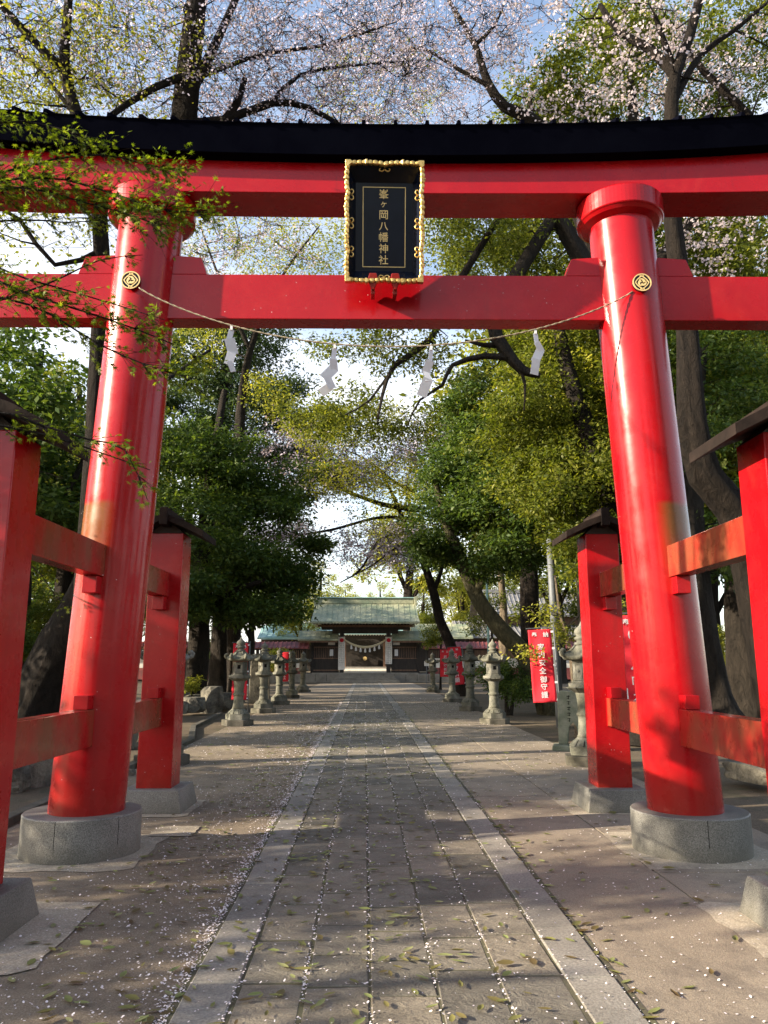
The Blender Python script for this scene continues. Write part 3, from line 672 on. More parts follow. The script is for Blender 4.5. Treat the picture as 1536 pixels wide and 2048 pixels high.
# ------------------------------------------------------------------ shrine buildings at the end of the path
def tiled_roof(name, x0, x1, y0, y1, z0, z1, mat, parent, step=.30, both=True, seam=.03, thick=.12, sag=.10, flare=0.0):
    """gable roof, ridge along x at the middle of y, with raised seams running down the slope"""
    ym = (y0 + y1) / 2; n = 8
    m = MB()
    def prof(t):   # t 0 eave .. 1 ridge
        return z0 + (z1 - z0) * (t - sag * math.sin(PI * t))
    for s in ((-1, 1) if both else (-1,)):
        ye = y0 if s < 0 else y1
        for k in range(n):
            t0, t1 = k / n, (k + 1) / n
            ya, yb = ye + (ym - ye) * t0, ye + (ym - ye) * t1
            fa, fb = flare * (1 - t0) ** 2, flare * (1 - t1) ** 2
            m.hexa([(x0 - fa, ya, prof(t0) - thick), (x1 + fa, ya, prof(t0) - thick), (x1 + fb, yb, prof(t1) - thick), (x0 - fb, yb, prof(t1) - thick),
                    (x0 - fa, ya, prof(t0)), (x1 + fa, ya, prof(t0)), (x1 + fb, yb, prof(t1)), (x0 - fb, yb, prof(t1))])
    if seam:
        x = x0 + step / 2
        while x < x1:
            for s in ((-1, 1) if both else (-1,)):
                ye = y0 if s < 0 else y1; pts = []
                for k in range(n + 1):
                    t = k / n; pts.append((x, ye + (ym - ye) * t, prof(t) + seam * .35))
                m.tube(pts, seam, 5)
            x += step
    return m.build(name, mat, parent)
G = empty('gate_building', (0, 64, 0), 0, 'dark timber shrine gate house with a green copper roof at the end of the path', 'gate building')
def gb(nm, a, mat, par=None, **kw): return MB().box(*a).build(nm, mat, par or G, **kw)
gx = -.15
for s in (-1, 1):
    xx = gx + s * 1.92
    gb('pillar', (xx - .17, xx + .17, -.17, .17, .76, 4.15), M['wood_d'])
    b_ = gb('hanging_board', (xx - .27, xx + .27, -.245, -.20, .98 if s < 0 else 1.45, 3.62), M['plaster'])
    MB().prism([(xx + .17 * math.cos(2 * PI * k / 14), 3.36 + .17 * math.sin(2 * PI * k / 14)) for k in range(14)], -.252, -.247, 'y').build('red_seal', M['fabric'], b_)
    w = MB(); r2 = random.Random(5 + s)
    for col in (-.13, .0, .13):
        z = 3.1
        while z > 1.6:
            for q in range(3):
                x_ = xx + col + r2.uniform(-.035, .025); h = r2.uniform(.008, .015)
                w.box(x_ - .03, x_ + .03, -.249, -.246, z - q * .035, z - q * .035 + h)
            w.box(xx + col - .006, xx + col + .006, -.2492, -.2465, z - .08, z + .02)
            z -= .15
    w.build('faded_writing', M['wood_d'], b_)
gb('lintel', (gx - 2.7, gx + 2.7, -.20, .20, 3.90, 4.20), M['wood_d'])
gb('upper_wall', (gx - 3.6, gx + 3.6, -.12, .12, 4.203, 4.85), M['wood_d'])
gb('tie_beam', (gx - 3.9, gx + 3.9, -.26, -.13, 4.42, 4.60), M['wood_m'])
m = MB()
for i in range(33):
    x = gx - 4.2 + i * .2625; m.box(x - .045, x + .045, -1.75, .2, 4.64, 4.73)
m.build('rafter', M['wood_m'], G)
rf = tiled_roof('roof', gx - 4.25, gx + 4.25, -2.1, 4.1, 4.78, 6.55, M['copper'], G, step=.45, seam=.022, thick=.16, sag=.09, flare=.12)
MB().box(gx - 4.05, gx + 4.05, .72, 1.28, 6.40, 6.86).build('ridge', M['copper'], rf, bevel=.02)
MB().box(gx - 4.15, gx + 4.15, .62, 1.38, 6.863, 6.95).build('ridge_cap', M['copper_b'], rf, bevel=.02)
for s in (-1, 1):
    xx = gx + s * 4.12
    m = MB(); m.prism([(xx - s * .0, 6.25), (xx + s * .16, 6.18), (xx + s * .22, 6.6), (xx + s * .34, 7.12), (xx + s * .05, 7.0), (xx - s * .06, 6.9)], .6, 1.4, 'y'); m.build('ridge_ornament', M['copper'], rf, bevel=.02)
for i in range(2):     # back pillars
    xx = gx + (-1, 1)[i] * 1.92; gb('pillar', (xx - .13, xx + .13, 2.3, 2.56, .76, 4.15), M['wood_m'])
# wings with lattice doors
for s in (-1, 1):
    xa, xb = sorted((gx + s * 2.12, gx + s * 4.25))
    W = gb('side_wall', (xa, xb, .0, .12, .76, 3.3), M['wood_d'])
    m = MB()
    for i in range(14):
        x = xa + .12 + i * (xb - xa - .24) / 13; m.box(x - .018, x + .018, -.03, -.003, 1.95, 2.75)
    m.box(xa + .05, xb - .05, -.035, -.004, 2.76, 2.84); m.box(xa + .05, xb - .05, -.035, -.004, 1.86, 1.94); m.box(xa + .05, xb - .05, -.035, -.004, .90, 1.0)
    m.build('lattice', M['wood_m'], W)
    xp = gx + s * (2.55 if s > 0 else 2.75)
    gb('paper_notice', (xp - .14, xp + .14, -.04, -.036, 2.10, 2.62), M['white'], W); gb('paper_notice', (xp - .28, xp + .28, -.04, -.036, 2.98, 3.22), M['plaster'], W)
    gb('corner_post', (gx + s * 4.35 - .09, gx + s * 4.35 + .09, -.06, .14, .76, 3.35), M['wood_d'])
    xa, xb = sorted((gx + s * 2.2, gx + s * 5.45))
    r_ = tiled_roof('side_roof', xa, xb, -.95, 1.6, 3.42, 4.15, M['copper'], G, step=.4, seam=.018, thick=.12, sag=.05)
    gb('fascia', (xa + .04, xb - .04, -.86, -.80, 3.16, 3.30), M['wood_m'], r_)
# platform and steps
sp = MB()
sp.box(-9.6, 9.4, 62.55, 66.9, 0, .66); structure('platform', sp, M['kerb'], bevel=.02)
sp = MB()
sp.box(-9.62, 9.42, 62.50, 62.545, 0, .10); sp.box(-4.4, 4.1, 62.6, 66.7, .662, .755)
sp.box(-2.75, 2.55, 61.45, 61.85, 0, .185); sp.box(-2.55, 2.40, 61.853, 62.2, 0, .37); sp.box(-2.4, 2.25, 62.203, 62.548, 0, .555)
structure('steps', sp, M['kerb'], bevel=.012)
m = MB()
for i in range(22):
    x = -9.5 + i * .9; m.box(x - .012, x + .012, 62.542, 62.552, .1, .64)
structure('kerb', m, M['void'])
sheet('courtyard', -30, 30, 66.95, 95, .76, M['court'])
# rope over the gate opening
m = MB(); m.smooth = True
def gr(t): return Vector((gx - 1.72 + 3.44 * t, 63.7, 3.42 - .62 * (1 - (2 * t - 1) ** 2)))
m.tube([gr(k / 24) for k in range(25)], [.06 + .04 * math.sin(PI * k / 24) for k in range(25)], 8)
GRp = m.build('straw_rope', M['rope_w']); tag(GRp, 'thick pale straw rope sagging across the gate house opening', 'rope')
for i in range(7):
    t = .17 + i * .11; p = gr(t)
    m = MB(); m.lathe([(.03, p.z - .04), (.055, p.z - .12), (.10, p.z - .40), (.02, p.z - .44)], 7, (p.x, p.y)); m.build('tassel', M['white'], GRp)
# prayer hall behind
Hh = empty('prayer_hall', (0, 82, 0), 0, 'prayer hall with dim brown interior seen through the gate opening', 'hall')
MB().box(-5, 5, 0, 9, .5, 1.12).build('floor', M['kerb'], Hh)
MB().box(-3.4, 3.2, -1.2, -.003, .5, .94).build('step', M['plaster'], Hh)
for x in (-4.1, -2.3, 1.9, 3.7): MB().box(x - .14, x + .14, .1, .38, 1.0, 4.0).build('pillar', M['wood_m'], Hh)
MB().box(-4.8, 4.6, 5.0, 5.2, 1.0, 4.6).build('back_wall', M['wood_d'], Hh)
MB().box(-1.6, 1.3, 4.5, 4.95, 1.0, 1.9).build('altar', M['wood_d'], Hh)
MB().prism([(-.15 + .22 * math.cos(2 * PI * k / 16), 2.0 + .22 * math.sin(2 * PI * k / 16)) for k in range(16)], 4.42, 4.49, 'y').build('mirror', M['goldpaint'], Hh)
MB().box(-4.6, 4.4, -.1, .08, 4.0, 4.35).build('lintel', M['wood_d'], Hh)
m = MB()
for i in range(31): x = -4.5 + i * .29; m.box(x - .06, x + .06, -1.5, .2, 4.37, 4.49)
m.build('rafter', M['plaster'], Hh)
tiled_roof('roof', -4.8, 4.6, -2.2, 10, 4.6, 6.9, M['copper_b'], Hh, step=.6, seam=.03, thick=.2, sag=.1)
gb2 = empty('side_hall', (-7.0, 71, 0), 0, 'pale blue-green copper roofed side hall left behind the gate house', 'hall')
MB().box(-2.6, 2.2, 0, 5, .5, 3.7).build('wall', M['wood_d'], gb2)
tiled_roof('roof', -.6 - 2.2, 3.2, -1.2, 5, 3.75, 5.0, M['copper_b'], gb2, step=.5, seam=.025, thick=.16)
MB().box(-2.3, 2.8, 1.7, 2.1, 4.95, 5.2).build('ridge', M['copper_b'], gb2)
gb3 = empty('side_hall', (6.7, 70.5, 0), 0, 'low weathered copper roofed side hall right behind the gate house', 'hall')
MB().box(-2.0, 2.2, 0, 5, .5, 3.7).build('wall', M['wood_d'], gb3)
tiled_roof('roof', -2.6, 2.8, -1.2, 5, 3.8, 5.1, M['copper'], gb3, step=.5, seam=.025, thick=.16)
# red-tiled precinct walls
def redwall(x0, x1, y, lab, n):
    F_ = empty('precinct_wall', ((x0 + x1) / 2, y, 0), 0, lab, 'wall'); h = (x1 - x0) / 2
    MB().box(-h, h, -.06, .06, .25, 1.15).build('wall_base', M['redtile'], F_)
    MB().box(-h, h, -.05, .05, 1.153, 1.9).build('panel', M['plaster'], F_)
    m = MB()
    k = int((x1 - x0) / .16)
    for i in range(k): x = -h + (i + .5) * 2 * h / k; m.box(x - .025, x + .025, -.045, .045, 1.903, 2.55)
    m.build('lattice', M['wood_m'], F_)
    for i in range(n + 1): x = -h + i * 2 * h / n; MB().box(x - .09, x + .09, -.09, .09, .1, 2.78).build('post', M['wood_d'], F_)
    MB().box(-h, h, -.08, .08, 2.552, 2.75).build('beam', M['wood_d'], F_)
    tiled_roof('roof', -h - .3, h + .3, -.75, .75, 2.72, 3.22, M['redtile'], F_, step=.36, seam=.05, thick=.08, sag=.06)
redwall(-16.5, -5.0, 63.6, 'red-tiled wooden wall left of the gate house behind the left lanterns', 6)
redwall(4.9, 12.4, 63.6, 'red-tiled wooden wall right of the gate house behind the small banners', 4)
redwall(12.9, 27.0, 62.6, 'long red-tiled wooden wall running behind the leaning trunks and the pale pole', 7)
redwall(-31, -17.1, 62.8, 'red-tiled wooden wall deep in the shade behind the evergreen trunk', 7)
OH = empty('office_building', (15.5, 72, 0), 0, 'shrine office with stacked grey tiled roofs behind the leaning dark tree', 'building')
MB().box(-6, 9, 0, 8, 0, 4.2).build('wall', M['wood_m'], OH)
r1 = tiled_roof('lower_roof', -7.2, 10, -1.6, 7.5, 3.9, 5.5, M['greytile'], OH, step=.42, seam=.06, thick=.16, sag=.06)
MB().box(-3.6, 8, 2, 7, 5.0, 6.4).build('upper_wall', M['wood_m'], OH)
tiled_roof('upper_roof', -5, 9.5, .8, 8.2, 6.0, 8.4, M['greytile'], OH, step=.42, seam=.06, thick=.16, sag=.08)
MB().box(-4.8, 9.3, 4.3, 4.7, 8.35, 8.7).build('ridge', M['greytile'], OH)

# ------------------------------------------------------------------ banners
def banner(loc, rz, w, h, ztop, lines, label, small=None, emblem=False, side=1, lean=0.0, scale=1.0, stripes=False):
    B = empty('banner', loc, rz, label, 'banner', 'red prayer banners beside the path')
    B.rotation_euler = (0, lean, rz)
    m = MB(); m.smooth = True
    m.tube([(side * (w / 2 + .05), .0, 0), (side * (w / 2 + .05), .0, ztop + .07)], .014, 8); m.build('pole', M['steel'], B)
    m = MB(); m.tube([(-w / 2 - .04, 0, ztop + .03), (w / 2 + .07, 0, ztop + .03)], .008, 6); m.build('crossbar', M['steel'], B)
    for k in range(5):
        z = ztop - .05 - k * (h - .1) / 4; x0 = side * (w / 2 - .01); MB().box(min(x0, x0 + side * .06), max(x0, x0 + side * .06), -.006, .006, z - .02, z + .02).build('loop', M['white'], B)
    nx, nz = 10, 36; vs = []; fs = []
    wav = lambda u, v: .018 * math.sin(v * 9 + u * 3) * (.3 + v) + .012 * math.sin(u * 7 + 1.3 * v)
    for j in range(nz + 1):
        for i in range(nx + 1):
            u, v = i / nx, j / nz; vs.append((-w / 2 + w * u, wav(u, v), ztop - h * v))
    for j in range(nz):
        for i in range(nx): a = j * (nx + 1) + i; fs.append((a, a + 1, a + nx + 2, a + nx + 1))
    m = MB(); m.smooth = True; m.add(vs, fs); cl = m.build('cloth', M['fabric'], B)
    sd_ = cl.modifiers.new('s', 'SOLIDIFY'); sd_.thickness = .002
    def put(ch, sz, x, z):
        u = (x + w / 2) / w; v = (ztop - z) / h; glyph(ch, sz, x, z, wav(u, v) - .012, M['white'], cl, off=.0018 * sz / .2, ext=.003)
    if small:
        for i, ch in enumerate(small): put(ch, .11 * scale, -(.11 * scale) + i * .22 * scale, ztop - .10 * scale)
    z = ztop - .27 * scale
    if emblem:
        m = MB()
        for q in range(3):
            for k in range(9):
                f0, f1 = k / 9, (k + 1) / 9; r_ = .10; A0 = q * 2.094 + f0 * 2.3; A1 = q * 2.094 + f1 * 2.3
                w0, w1 = .036 * (1 - f0) ** .6 + .003, .036 * (1 - f1) ** .6 + .003; ra, rb = .045 + .055 * f0, .045 + .055 * f1
                m.prism([((ra - w0) * math.cos(A0), z + (ra - w0) * math.sin(A0)), ((ra + w0) * math.cos(A0), z + (ra + w0) * math.sin(A0)), ((rb + w1) * math.cos(A1), z + (rb + w1) * math.sin(A1)), ((rb - w1) * math.cos(A1), z + (rb - w1) * math.sin(A1))], -.035, -.03, 'y')
        m.build('emblem', M['white'], cl); z -= .30
    n = len(lines); st_ = (z - (ztop - h) - .06) / n
    for i, ch in enumerate(lines): put(ch, min(w * .48, st_ * .86), 0, z - st_ * (i + .45))
    if stripes:
        for k in range(2): MB().box(-w / 2 + .02, -w / 2 + .06, -.03, -.026, ztop - h + .12 + k * .26, ztop - h + .32 + k * .26).build('white_stripe', M['white'], cl)
banner((3.40, 15.5, 0), R(-6), .46, 1.42, 2.22, '家内安全御守護', 'tall red banner on the white pole left of the roofed red post, wishing household safety', small='奉納', side=1, lean=R(-2.5))
banner((3.72, 11.0, 0), R(-10), .46, 1.60, 2.24, '八幡神社', 'red banner with a white comma-swirl emblem between the roofed post and the red pillar', small='奉納', emblem=True, side=-1, lean=R(-2), scale=1.0, stripes=True)
banner((3.60, 36.8, 0), R(4), .48, 1.26, 2.17, '厄除け祈願', 'small red banner with a full row of white characters between two far lanterns', small='奉納', side=1)
banner((3.92, 34.2, 0), R(-4), .60, 1.62, 2.24, '厄除け祈願', 'small red banner mostly covered by the lantern third from the gate', small='奉納', side=1, lean=R(-5))
banner((-4.02, 24.2, 0), R(5), .46, 1.70, 2.15, '厄除け祈願', 'red banner almost hidden behind the front lantern of the left row', small='奉納', side=1)
banner((-4.4, 41.0, 0), R(5), .5, 1.5, 2.1, '八幡神社', 'red banner in deep shade between the far left lanterns', side=1)

# ------------------------------------------------------------------ rocks, monument, poles, sign, far fence
def rock(x, y, z, s, seed, label, mat='rock', sq=(1, .8, .7)):
    bm = bmesh.new(); bmesh.ops.create_icosphere(bm, subdivisions=3, radius=1)
    from mathutils import noise as mn
    off = Vector((seed * 3.7, seed * 1.3, 0))
    for v in bm.verts:
        d = v.co.normalized(); f = 1 + .42 * mn.noise(d * 1.1 + off) + .16 * mn.noise(d * 3 + off)
        c = d * f; c = Vector((max(-.8, min(.8, c.x)), max(-.8, min(.8, c.y)), max(-.6, min(.75, c.z)))) ; v.co = Vector((c.x * sq[0], c.y * sq[1], c.z * sq[2])) * s
    me = bpy.data.meshes.new('rock'); bm.to_mesh(me); bm.free()
    o = link('rock', me, M[mat]); o.location = (x, y, z); o.rotation_euler = (0, 0, seed * 1.7); tag(o, label, 'rock', 'garden rocks edging the shade'); return o
def pt(x, y, Y): return tuple(at(x, y, Y))
rk = [(388, 1402, 24.5, .55, (1, .8, .6), 'rounded tan rock beside the foot of the front left lantern'), (352, 1408, 24, .45, (1, .8, .6), 'mossy rock peeping out right beside the roofed red post of the left side'),
      (424, 1392, 25.5, .62, (.7, .7, 1.1), 'upright dark rock leaning behind the front left lantern'), (408, 1375, 26.5, .60, (1.4, .8, .5), 'flat topped rock lying above the rounded tan one'),
      (455, 1396, 26.5, .5, (.9, .8, .9), 'dark rock directly behind the front left lantern shaft'), (368, 1378, 26, .5, (1.2, .8, .6), 'low grey rock in the dim planting below the evergreen'),
      (350, 1385, 28, .6, (1.3, .8, .6), 'half buried rock at the back of the planting'),
      (50, 1545, 10.6, .42, (1, .7, .9), 'blocky dark rock under the low left rail, close to the kerb'), (12, 1560, 10.2, .36, (.9, .8, .9), 'dark rock at the very edge of the photo below the left rail'),
      (78, 1528, 12.3, .38, (1, .8, .8), 'small rock just left of the big red pillar foot'), (20, 1520, 13, .5, (1.2, .8, .8), 'broad shaded rock at the foot of the thick leaning trunk'),
      (245, 1480, 15, .34, (1, .8, .8), 'small dark rock between the big pillar and its rear post'), (238, 1560, 11.5, .22, (1.2, .8, .5), 'little stone showing beside the red pillar edge'),
      (1510, 1540, 10.2, .36, (1.6, .8, .45), 'low brown rock among the roots below the right rail')]
for i, (x, y, Y, s, sq, lab) in enumerate(rk):
    p = pt(x, y, Y); rock(p[0], p[1], max(.0, min(p[2], s * .5)), s, i + 1, lab, sq=sq)
# notched stone monument
p = at(1152, 1430, 14.3)
Mo = empty('stone_monument', (p[0], 14.4, 0), R(-18), 'greenish stone slab monument with carved writing and a notch at its foot', 'monument')
m = MB(); m.prism([(-.30, .10), (-.14, .10), (-.10, .42), (-.03, .50), (.03, .42), (.09, .10), (.30, .10), (.28, .98), (.22, 1.06), (-.24, 1.06), (-.29, 1.0)], -.08, .10, 'y')
ms = m.build('slab', M['moss'], Mo, bevel=.015)
MB().box(-.42, .42, -.20, .24, 0, .11, .02).build('base', M['moss'], Mo, bevel=.02)
m = MB(); r2 = random.Random(3)
for cx_, n in ((-.09, 5), (.10, 4)):
    for k in range(n):
        z = .96 - k * .10
        m.box(cx_ - .035, cx_ + .03, -.0835, -.081, z, z + .010); m.box(cx_ - .004, cx_ + .006, -.084, -.0812, z - .05, z + .02)
        m.box(cx_ - .03, cx_ + r2.uniform(.0, .03), -.0838, -.0815, z - .035, z - .027)
m.build('carving', M['void'], ms)
# utility pole
m = MB(); m.smooth = True; px = at(1118, 1380, 19.5)
m.tube([(px[0], 19.5, 0), (px[0] - .05, 19.5, 3), (px[0] - .08, 19.5, 4.7)], [.105, .10, .085], 14)
UP = empty('utility_pole', (0, 0, 0), 0, 'smooth grey steel pole rising behind the tall red banner', 'pole'); m.build('shaft', M['steel'], UP)
MB().box(px[0] - .16, px[0] + .02, 19.34, 19.42, 2.75, 3.0).build('band', M['steel'], UP)
# lamp on a thin white post left of the lantern behind the right post
p = at(1107, 1290, 14.0); m = MB(); m.smooth = True
# thin green pipe and notice board near the gate
p = at(977, 1300, 33)
m = MB(); m.smooth = True; m.tube([(p[0], 33, 0), (p[0], 33, 5.6)], .05, 8)
TP = m.build('pipe_pole', mat2('pale_green_paint', (.25, .42, .38), (.32, .48, .44), bst=0)); tag(TP, 'thin pale green pole standing behind the second right lantern', 'pole')
nb = empty('notice_board', (4.4, 58, 0), 0, 'small white notice on a thin post right of the steps', 'sign')
MB().box(-.02, .02, -.02, .02, 0, 1.5).build('post', M['steel'], nb); MB().box(-.17, .17, -.045, -.021, 1.32, 1.66).build('board', M['plaster'], nb)
m = MB()
for k in range(4): m.box(-.11, .10, -.05, -.046, 1.38 + k * .06, 1.395 + k * .06)
m.build('faded_writing', M['wood_d'], nb)
# far iron fence on the right
Fe = empty('iron_fence', (0, 0, 0), 0, 'dark green iron railing far off at the right edge, beyond the big trunk', 'fence')
a, b_ = at(1405, 1370, 27), at(1560, 1370, 25)
m = MB(); n = 34
for i in range(n):
    t = i / (n - 1); x = a[0] + (b_[0] - a[0]) * t; y = a[1] + (b_[1] - a[1]) * t; m.box(x - .012, x + .012, y - .012, y + .012, .1, 1.35)
m.build('bar', M['wood_d'], Fe)
for z in (.2, .75, 1.3): MB().tube([(a[0], a[1], z), (b_[0], b_[1], z)], .022, 6).build('rail', M['wood_d'], Fe)
for t in (0, .33, .66, 1): x = a[0] + (b_[0] - a[0]) * t; y = a[1] + (b_[1] - a[1]) * t; MB().box(x - .03, x + .03, y - .03, y + .03, 0, 1.45).build('post', M['wood_d'], Fe)
lw = at(1500, 1385, 23); o = MB().box(lw[0] - 1.2, lw[0] + 3, 23, 23.3, 0, .35).build('low_wall', M['kerb'], None, bevel=.02); tag(o, 'low concrete wall in front of the iron railing at the right edge', 'wall')
# tall upright slab behind the left lanterns
o = MB().prism([(-.42, 0), (.42, 0), (.40, 1.75), (.18, 1.95), (-.34, 1.88)], -.12, .12, 'y').build('stone_slab', M['rock'], None, bevel=.03); o.location = (-4.35, 31.2, 0); o.rotation_euler = (0, 0, R(10)); tag(o, 'dark upright stone slab behind the middle left lantern', 'stone slab')

# ------------------------------------------------------------------ fallen petals and leaves
def petals():
    N = 27000; rg = np.random.default_rng(11)
    y = 1.9 + 34 * rg.random(N) ** 1.9; x = rg.uniform(-3.6, 3.5, N)
    k = N * 38 // 100     # into the joints
    y[:k] = 2.2 + 30 * rg.random(k) ** 1.7
    lines = np.array([-1.068, -1.075, -.815, -.485, -.165, .16, .48, .815, 1.072]); pr = np.array([.30, .24, .10, .10, .07, .06, .06, .03, .04]); pr = pr / pr.sum()
    ch = rg.choice(len(lines), k, p=pr); x[:k] = lines[ch] + rg.normal(0, .010, k) - (ch < 2) * np.abs(rg.normal(0, .05, k))
    k2 = k + 5000         # thick drift left of the path
    x[k:k2] = -1.1 - np.abs(rg.normal(0, .55, k2 - k)); y[k:k2] = 2 + 26 * rg.random(k2 - k) ** 1.5
    js = rg.choice(len(JOINTS), 2600)
    for i, j in enumerate(js):
        a, b, yy = JOINTS[j]
        if yy < 26: x[k2 + i] = rg.uniform(a, b); y[k2 + i] = yy + rg.normal(0, .008)
    z = np.where(np.abs(x) < 1.06, .021, .008) + rg.random(N) * .003
    a = rg.uniform(0, 2 * PI, N); s = rg.uniform(.0042, .0085, N) * (1 + .035 * np.maximum(y - 4, 0)); el = rg.uniform(.6, 1, N)
    til = rg.normal(0, .25, (N, 2))
    base = np.array([(1, 0), (.35, .75), (-.7, .6), (-1, 0), (-.7, -.6), (.35, -.75)]); V = []
    for bx, by in base:
        px = bx * s; py = by * s * el; X = x + px * np.cos(a) - py * np.sin(a); Y = y + px * np.sin(a) + py * np.cos(a)
        V.append(np.stack([X, Y, z + px * til[:, 0] + py * til[:, 1] + .002], 1))
    V = np.stack(V, 1).reshape(-1, 3)
    # a few blown against the painted pillars, posts and the cross beam
    W = []
    for q in range(150):
        s_ = rg.uniform(.003, .0055); kind_ = rg.random(); tw = rg.uniform(0, 6.28)
        if kind_ < .5:
            sx = rg.choice([-1, 1]); zz = .4 + 4.9 * rg.random() ** 1.3; th_ = rg.uniform(-PI, 0); o_ = np.array([sx * 2.585 - sx * .043 * zz + .318 * math.cos(th_), TY + .318 * math.sin(th_), zz]); e1 = np.array([-math.sin(th_), math.cos(th_), 0]); e2 = np.array([0, 0, 1.])
        elif kind_ < .72: o_ = np.array([rg.uniform(-1.9, 1.9), TY - .155, rg.uniform(4.82, 5.2)]); e1 = np.array([1., 0, 0]); e2 = np.array([0, 0, 1.])
        else: sx = rg.choice([-1, 1]); o_ = np.array([sx * 2.505 + rg.uniform(-.17, .17), TY + 1.97 - .24, rg.uniform(.4, 2.9)]); e1 = np.array([1., 0, 0]); e2 = np.array([0, 0, 1.])
        for bx, by in base: W.append(o_ + e1 * s_ * (bx * math.cos(tw) - by * math.sin(tw)) + e2 * s_ * (bx * math.sin(tw) + by * math.cos(tw)) * .8)
    V = np.concatenate([V, np.array(W)]); Fc = np.arange(len(V)).reshape(-1, 6)
    me = mesh_np('petal', V, [Fc]); o = link('fallen_petals', me, M['petal']); tag(o, 'pale cherry petals scattered over the path and packed along its joints', 'petals', kind='stuff')
def fallen():
    N = 2800; rg = np.random.default_rng(5)
    y = 2.0 + 24 * rg.random(N) ** 1.6; x = rg.uniform(-3.5, 3.4, N)
    k = N * 55 // 100; x[:k] = -.75 + rg.normal(0, .85, k)
    x[k:k + 140] = 1.08 + np.abs(rg.normal(0, .05, 140)); a = rg.uniform(0, 2 * PI, N)
    L = rg.uniform(.026, .052, N) * (1 + .012 * np.maximum(y - 5, 0)); Wd = L * rg.uniform(.25, .42, N); cu = rg.uniform(.1, .6, N)
    tw = rg.normal(0, .3, N); z0 = np.where(np.abs(x) < 1.06, .022, .010)
    us = [(-1, 0), (-.5, .8), (.15, 1), (.65, .6), (1, 0), (.65, -.6), (.15, -1), (-.5, -.8), (-.2, 0), (.4, 0)]
    V = []
    for u, v in us:
        px = u * L; py = v * Wd; dz = cu * (v * v) * Wd + .35 * cu * u * u * L + tw * v * Wd * .5 + np.abs(tw) * Wd * .5
        V.append(np.stack([x + px * np.cos(a) - py * np.sin(a), y + px * np.sin(a) + py * np.cos(a), z0 + dz], 1))
    V = np.stack(V, 1).reshape(-1, 3); b = (np.arange(N) * 10)[:, None]
    tris = np.concatenate([b + np.array(t) for t in ((0, 8, 1), (1, 8, 2), (8, 9, 2), (9, 3, 2), (9, 4, 3), (0, 7, 8), (7, 6, 8), (8, 6, 9), (9, 6, 5), (9, 5, 4))])
    me = mesh_np('leaf', V, [tris], smooth=True, attr=np.tile(rg.random(N), 10)); o = link('fallen_leaves', me, M['dryleaf']); tag(o, 'fallen green and brown leaves strewn over the paving', 'leaves', kind='stuff')
def pebbles():
    N = 16000; rg = np.random.default_rng(21)
    x = np.where(rg.random(N) < .62, rg.uniform(-3.6, -1.1, N), rg.uniform(-9, 9, N)); y = 2 + 34 * rg.random(N) ** 1.7
    ok = (np.abs(x) > 1.1) & ~((x > 1.0) & (x < 3.6)); x, y = x[ok], y[ok]; N = len(x)
    s = rg.uniform(.002, .006, N) * (1 + .03 * np.maximum(y - 4, 0)); a = rg.uniform(0, 6.28, N); e = rg.uniform(.6, 1, N)
    V = []
    for ux, uy, uz in ((1, 0, 0), (0, 1, 0), (-1, 0, 0), (0, -1, 0), (0.1, .1, .75)):
        px = ux * s; py = uy * s * e; V.append(np.stack([x + px * np.cos(a) - py * np.sin(a), y + px * np.sin(a) + py * np.cos(a), np.where(x < -3.62, -.012, .0) + uz * s + .0005], 1))
    V = np.stack(V, 1).reshape(-1, 3); b = (np.arange(N) * 5)[:, None]
    tris = np.concatenate([b + np.array(t) for t in ((0, 1, 4), (1, 2, 4), (2, 3, 4), (3, 0, 4))])
    o = link('gravel', mesh_np('gravel', V, [tris], attr=np.tile(rg.random(N), 4)), M['grit']); tag(o, 'fine grit loose on the left pavement and the soil', 'gravel', kind='stuff')
M['grit'] = leaf_mat('grit', [(0.07, 0.06, 0.05), (0.16, 0.145, 0.125), (0.30, 0.28, 0.25)], 0.0, rough=0.9)
petals(); fallen(); pebbles()

# ------------------------------------------------------------------ trees
def tubes_np(P0, P1, R0, R1, n=5):
    """many tapered segments at once"""
    P0, P1 = np.asarray(P0), np.asarray(P1); d = P1 - P0; L = np.linalg.norm(d, axis=1, keepdims=True); d = d / np.maximum(L, 1e-6)
    ref = np.where(np.abs(d[:, 2:3]) > .9, np.array([[1., 0, 0]]), np.array([[0, 0, 1.]])); u = np.cross(d, ref); u /= np.linalg.norm(u, axis=1, keepdims=True); w = np.cross(d, u)
    a = 2 * PI * np.arange(n) / n; c, s = np.cos(a)[None, :, None], np.sin(a)[None, :, None]
    off = u[:, None, :] * c + w[:, None, :] * s
    A = P0[:, None, :] + off * np.asarray(R0)[:, None, None]; B = P1[:, None, :] + off * np.asarray(R1)[:, None, None]
    V = np.concatenate([A, B], 1).reshape(-1, 3); b = (np.arange(len(P0)) * 2 * n)[:, None]
    F_ = np.concatenate([b + np.array([k, (k + 1) % n, (k + 1) % n + n, k + n]) for k in range(n)]); return V, F_
def smooth_path(pts, rads, seg=.35):
    pts = np.array(pts, float); rads = np.array(rads, float); out = []; ro = []
    n = len(pts)
    for i in range(n - 1):
        p0, p1, p2, p3 = pts[max(i - 1, 0)], pts[i], pts[i + 1], pts[min(i + 2, n - 1)]
        k = max(2, int(np.linalg.norm(p2 - p1) / seg))
        for j in range(k):
            t = j / k; out.append(.5 * ((2 * p1) + (-p0 + p2) * t + (2 * p0 - 5 * p1 + 4 * p2 - p3) * t * t + (-p0 + 3 * p1 - 3 * p2 + p3) * t ** 3)); ro.append(rads[i] + (rads[i + 1] - rads[i]) * t)
    out.append(pts[-1]); ro.append(rads[-1]); return np.array(out), np.array(ro)
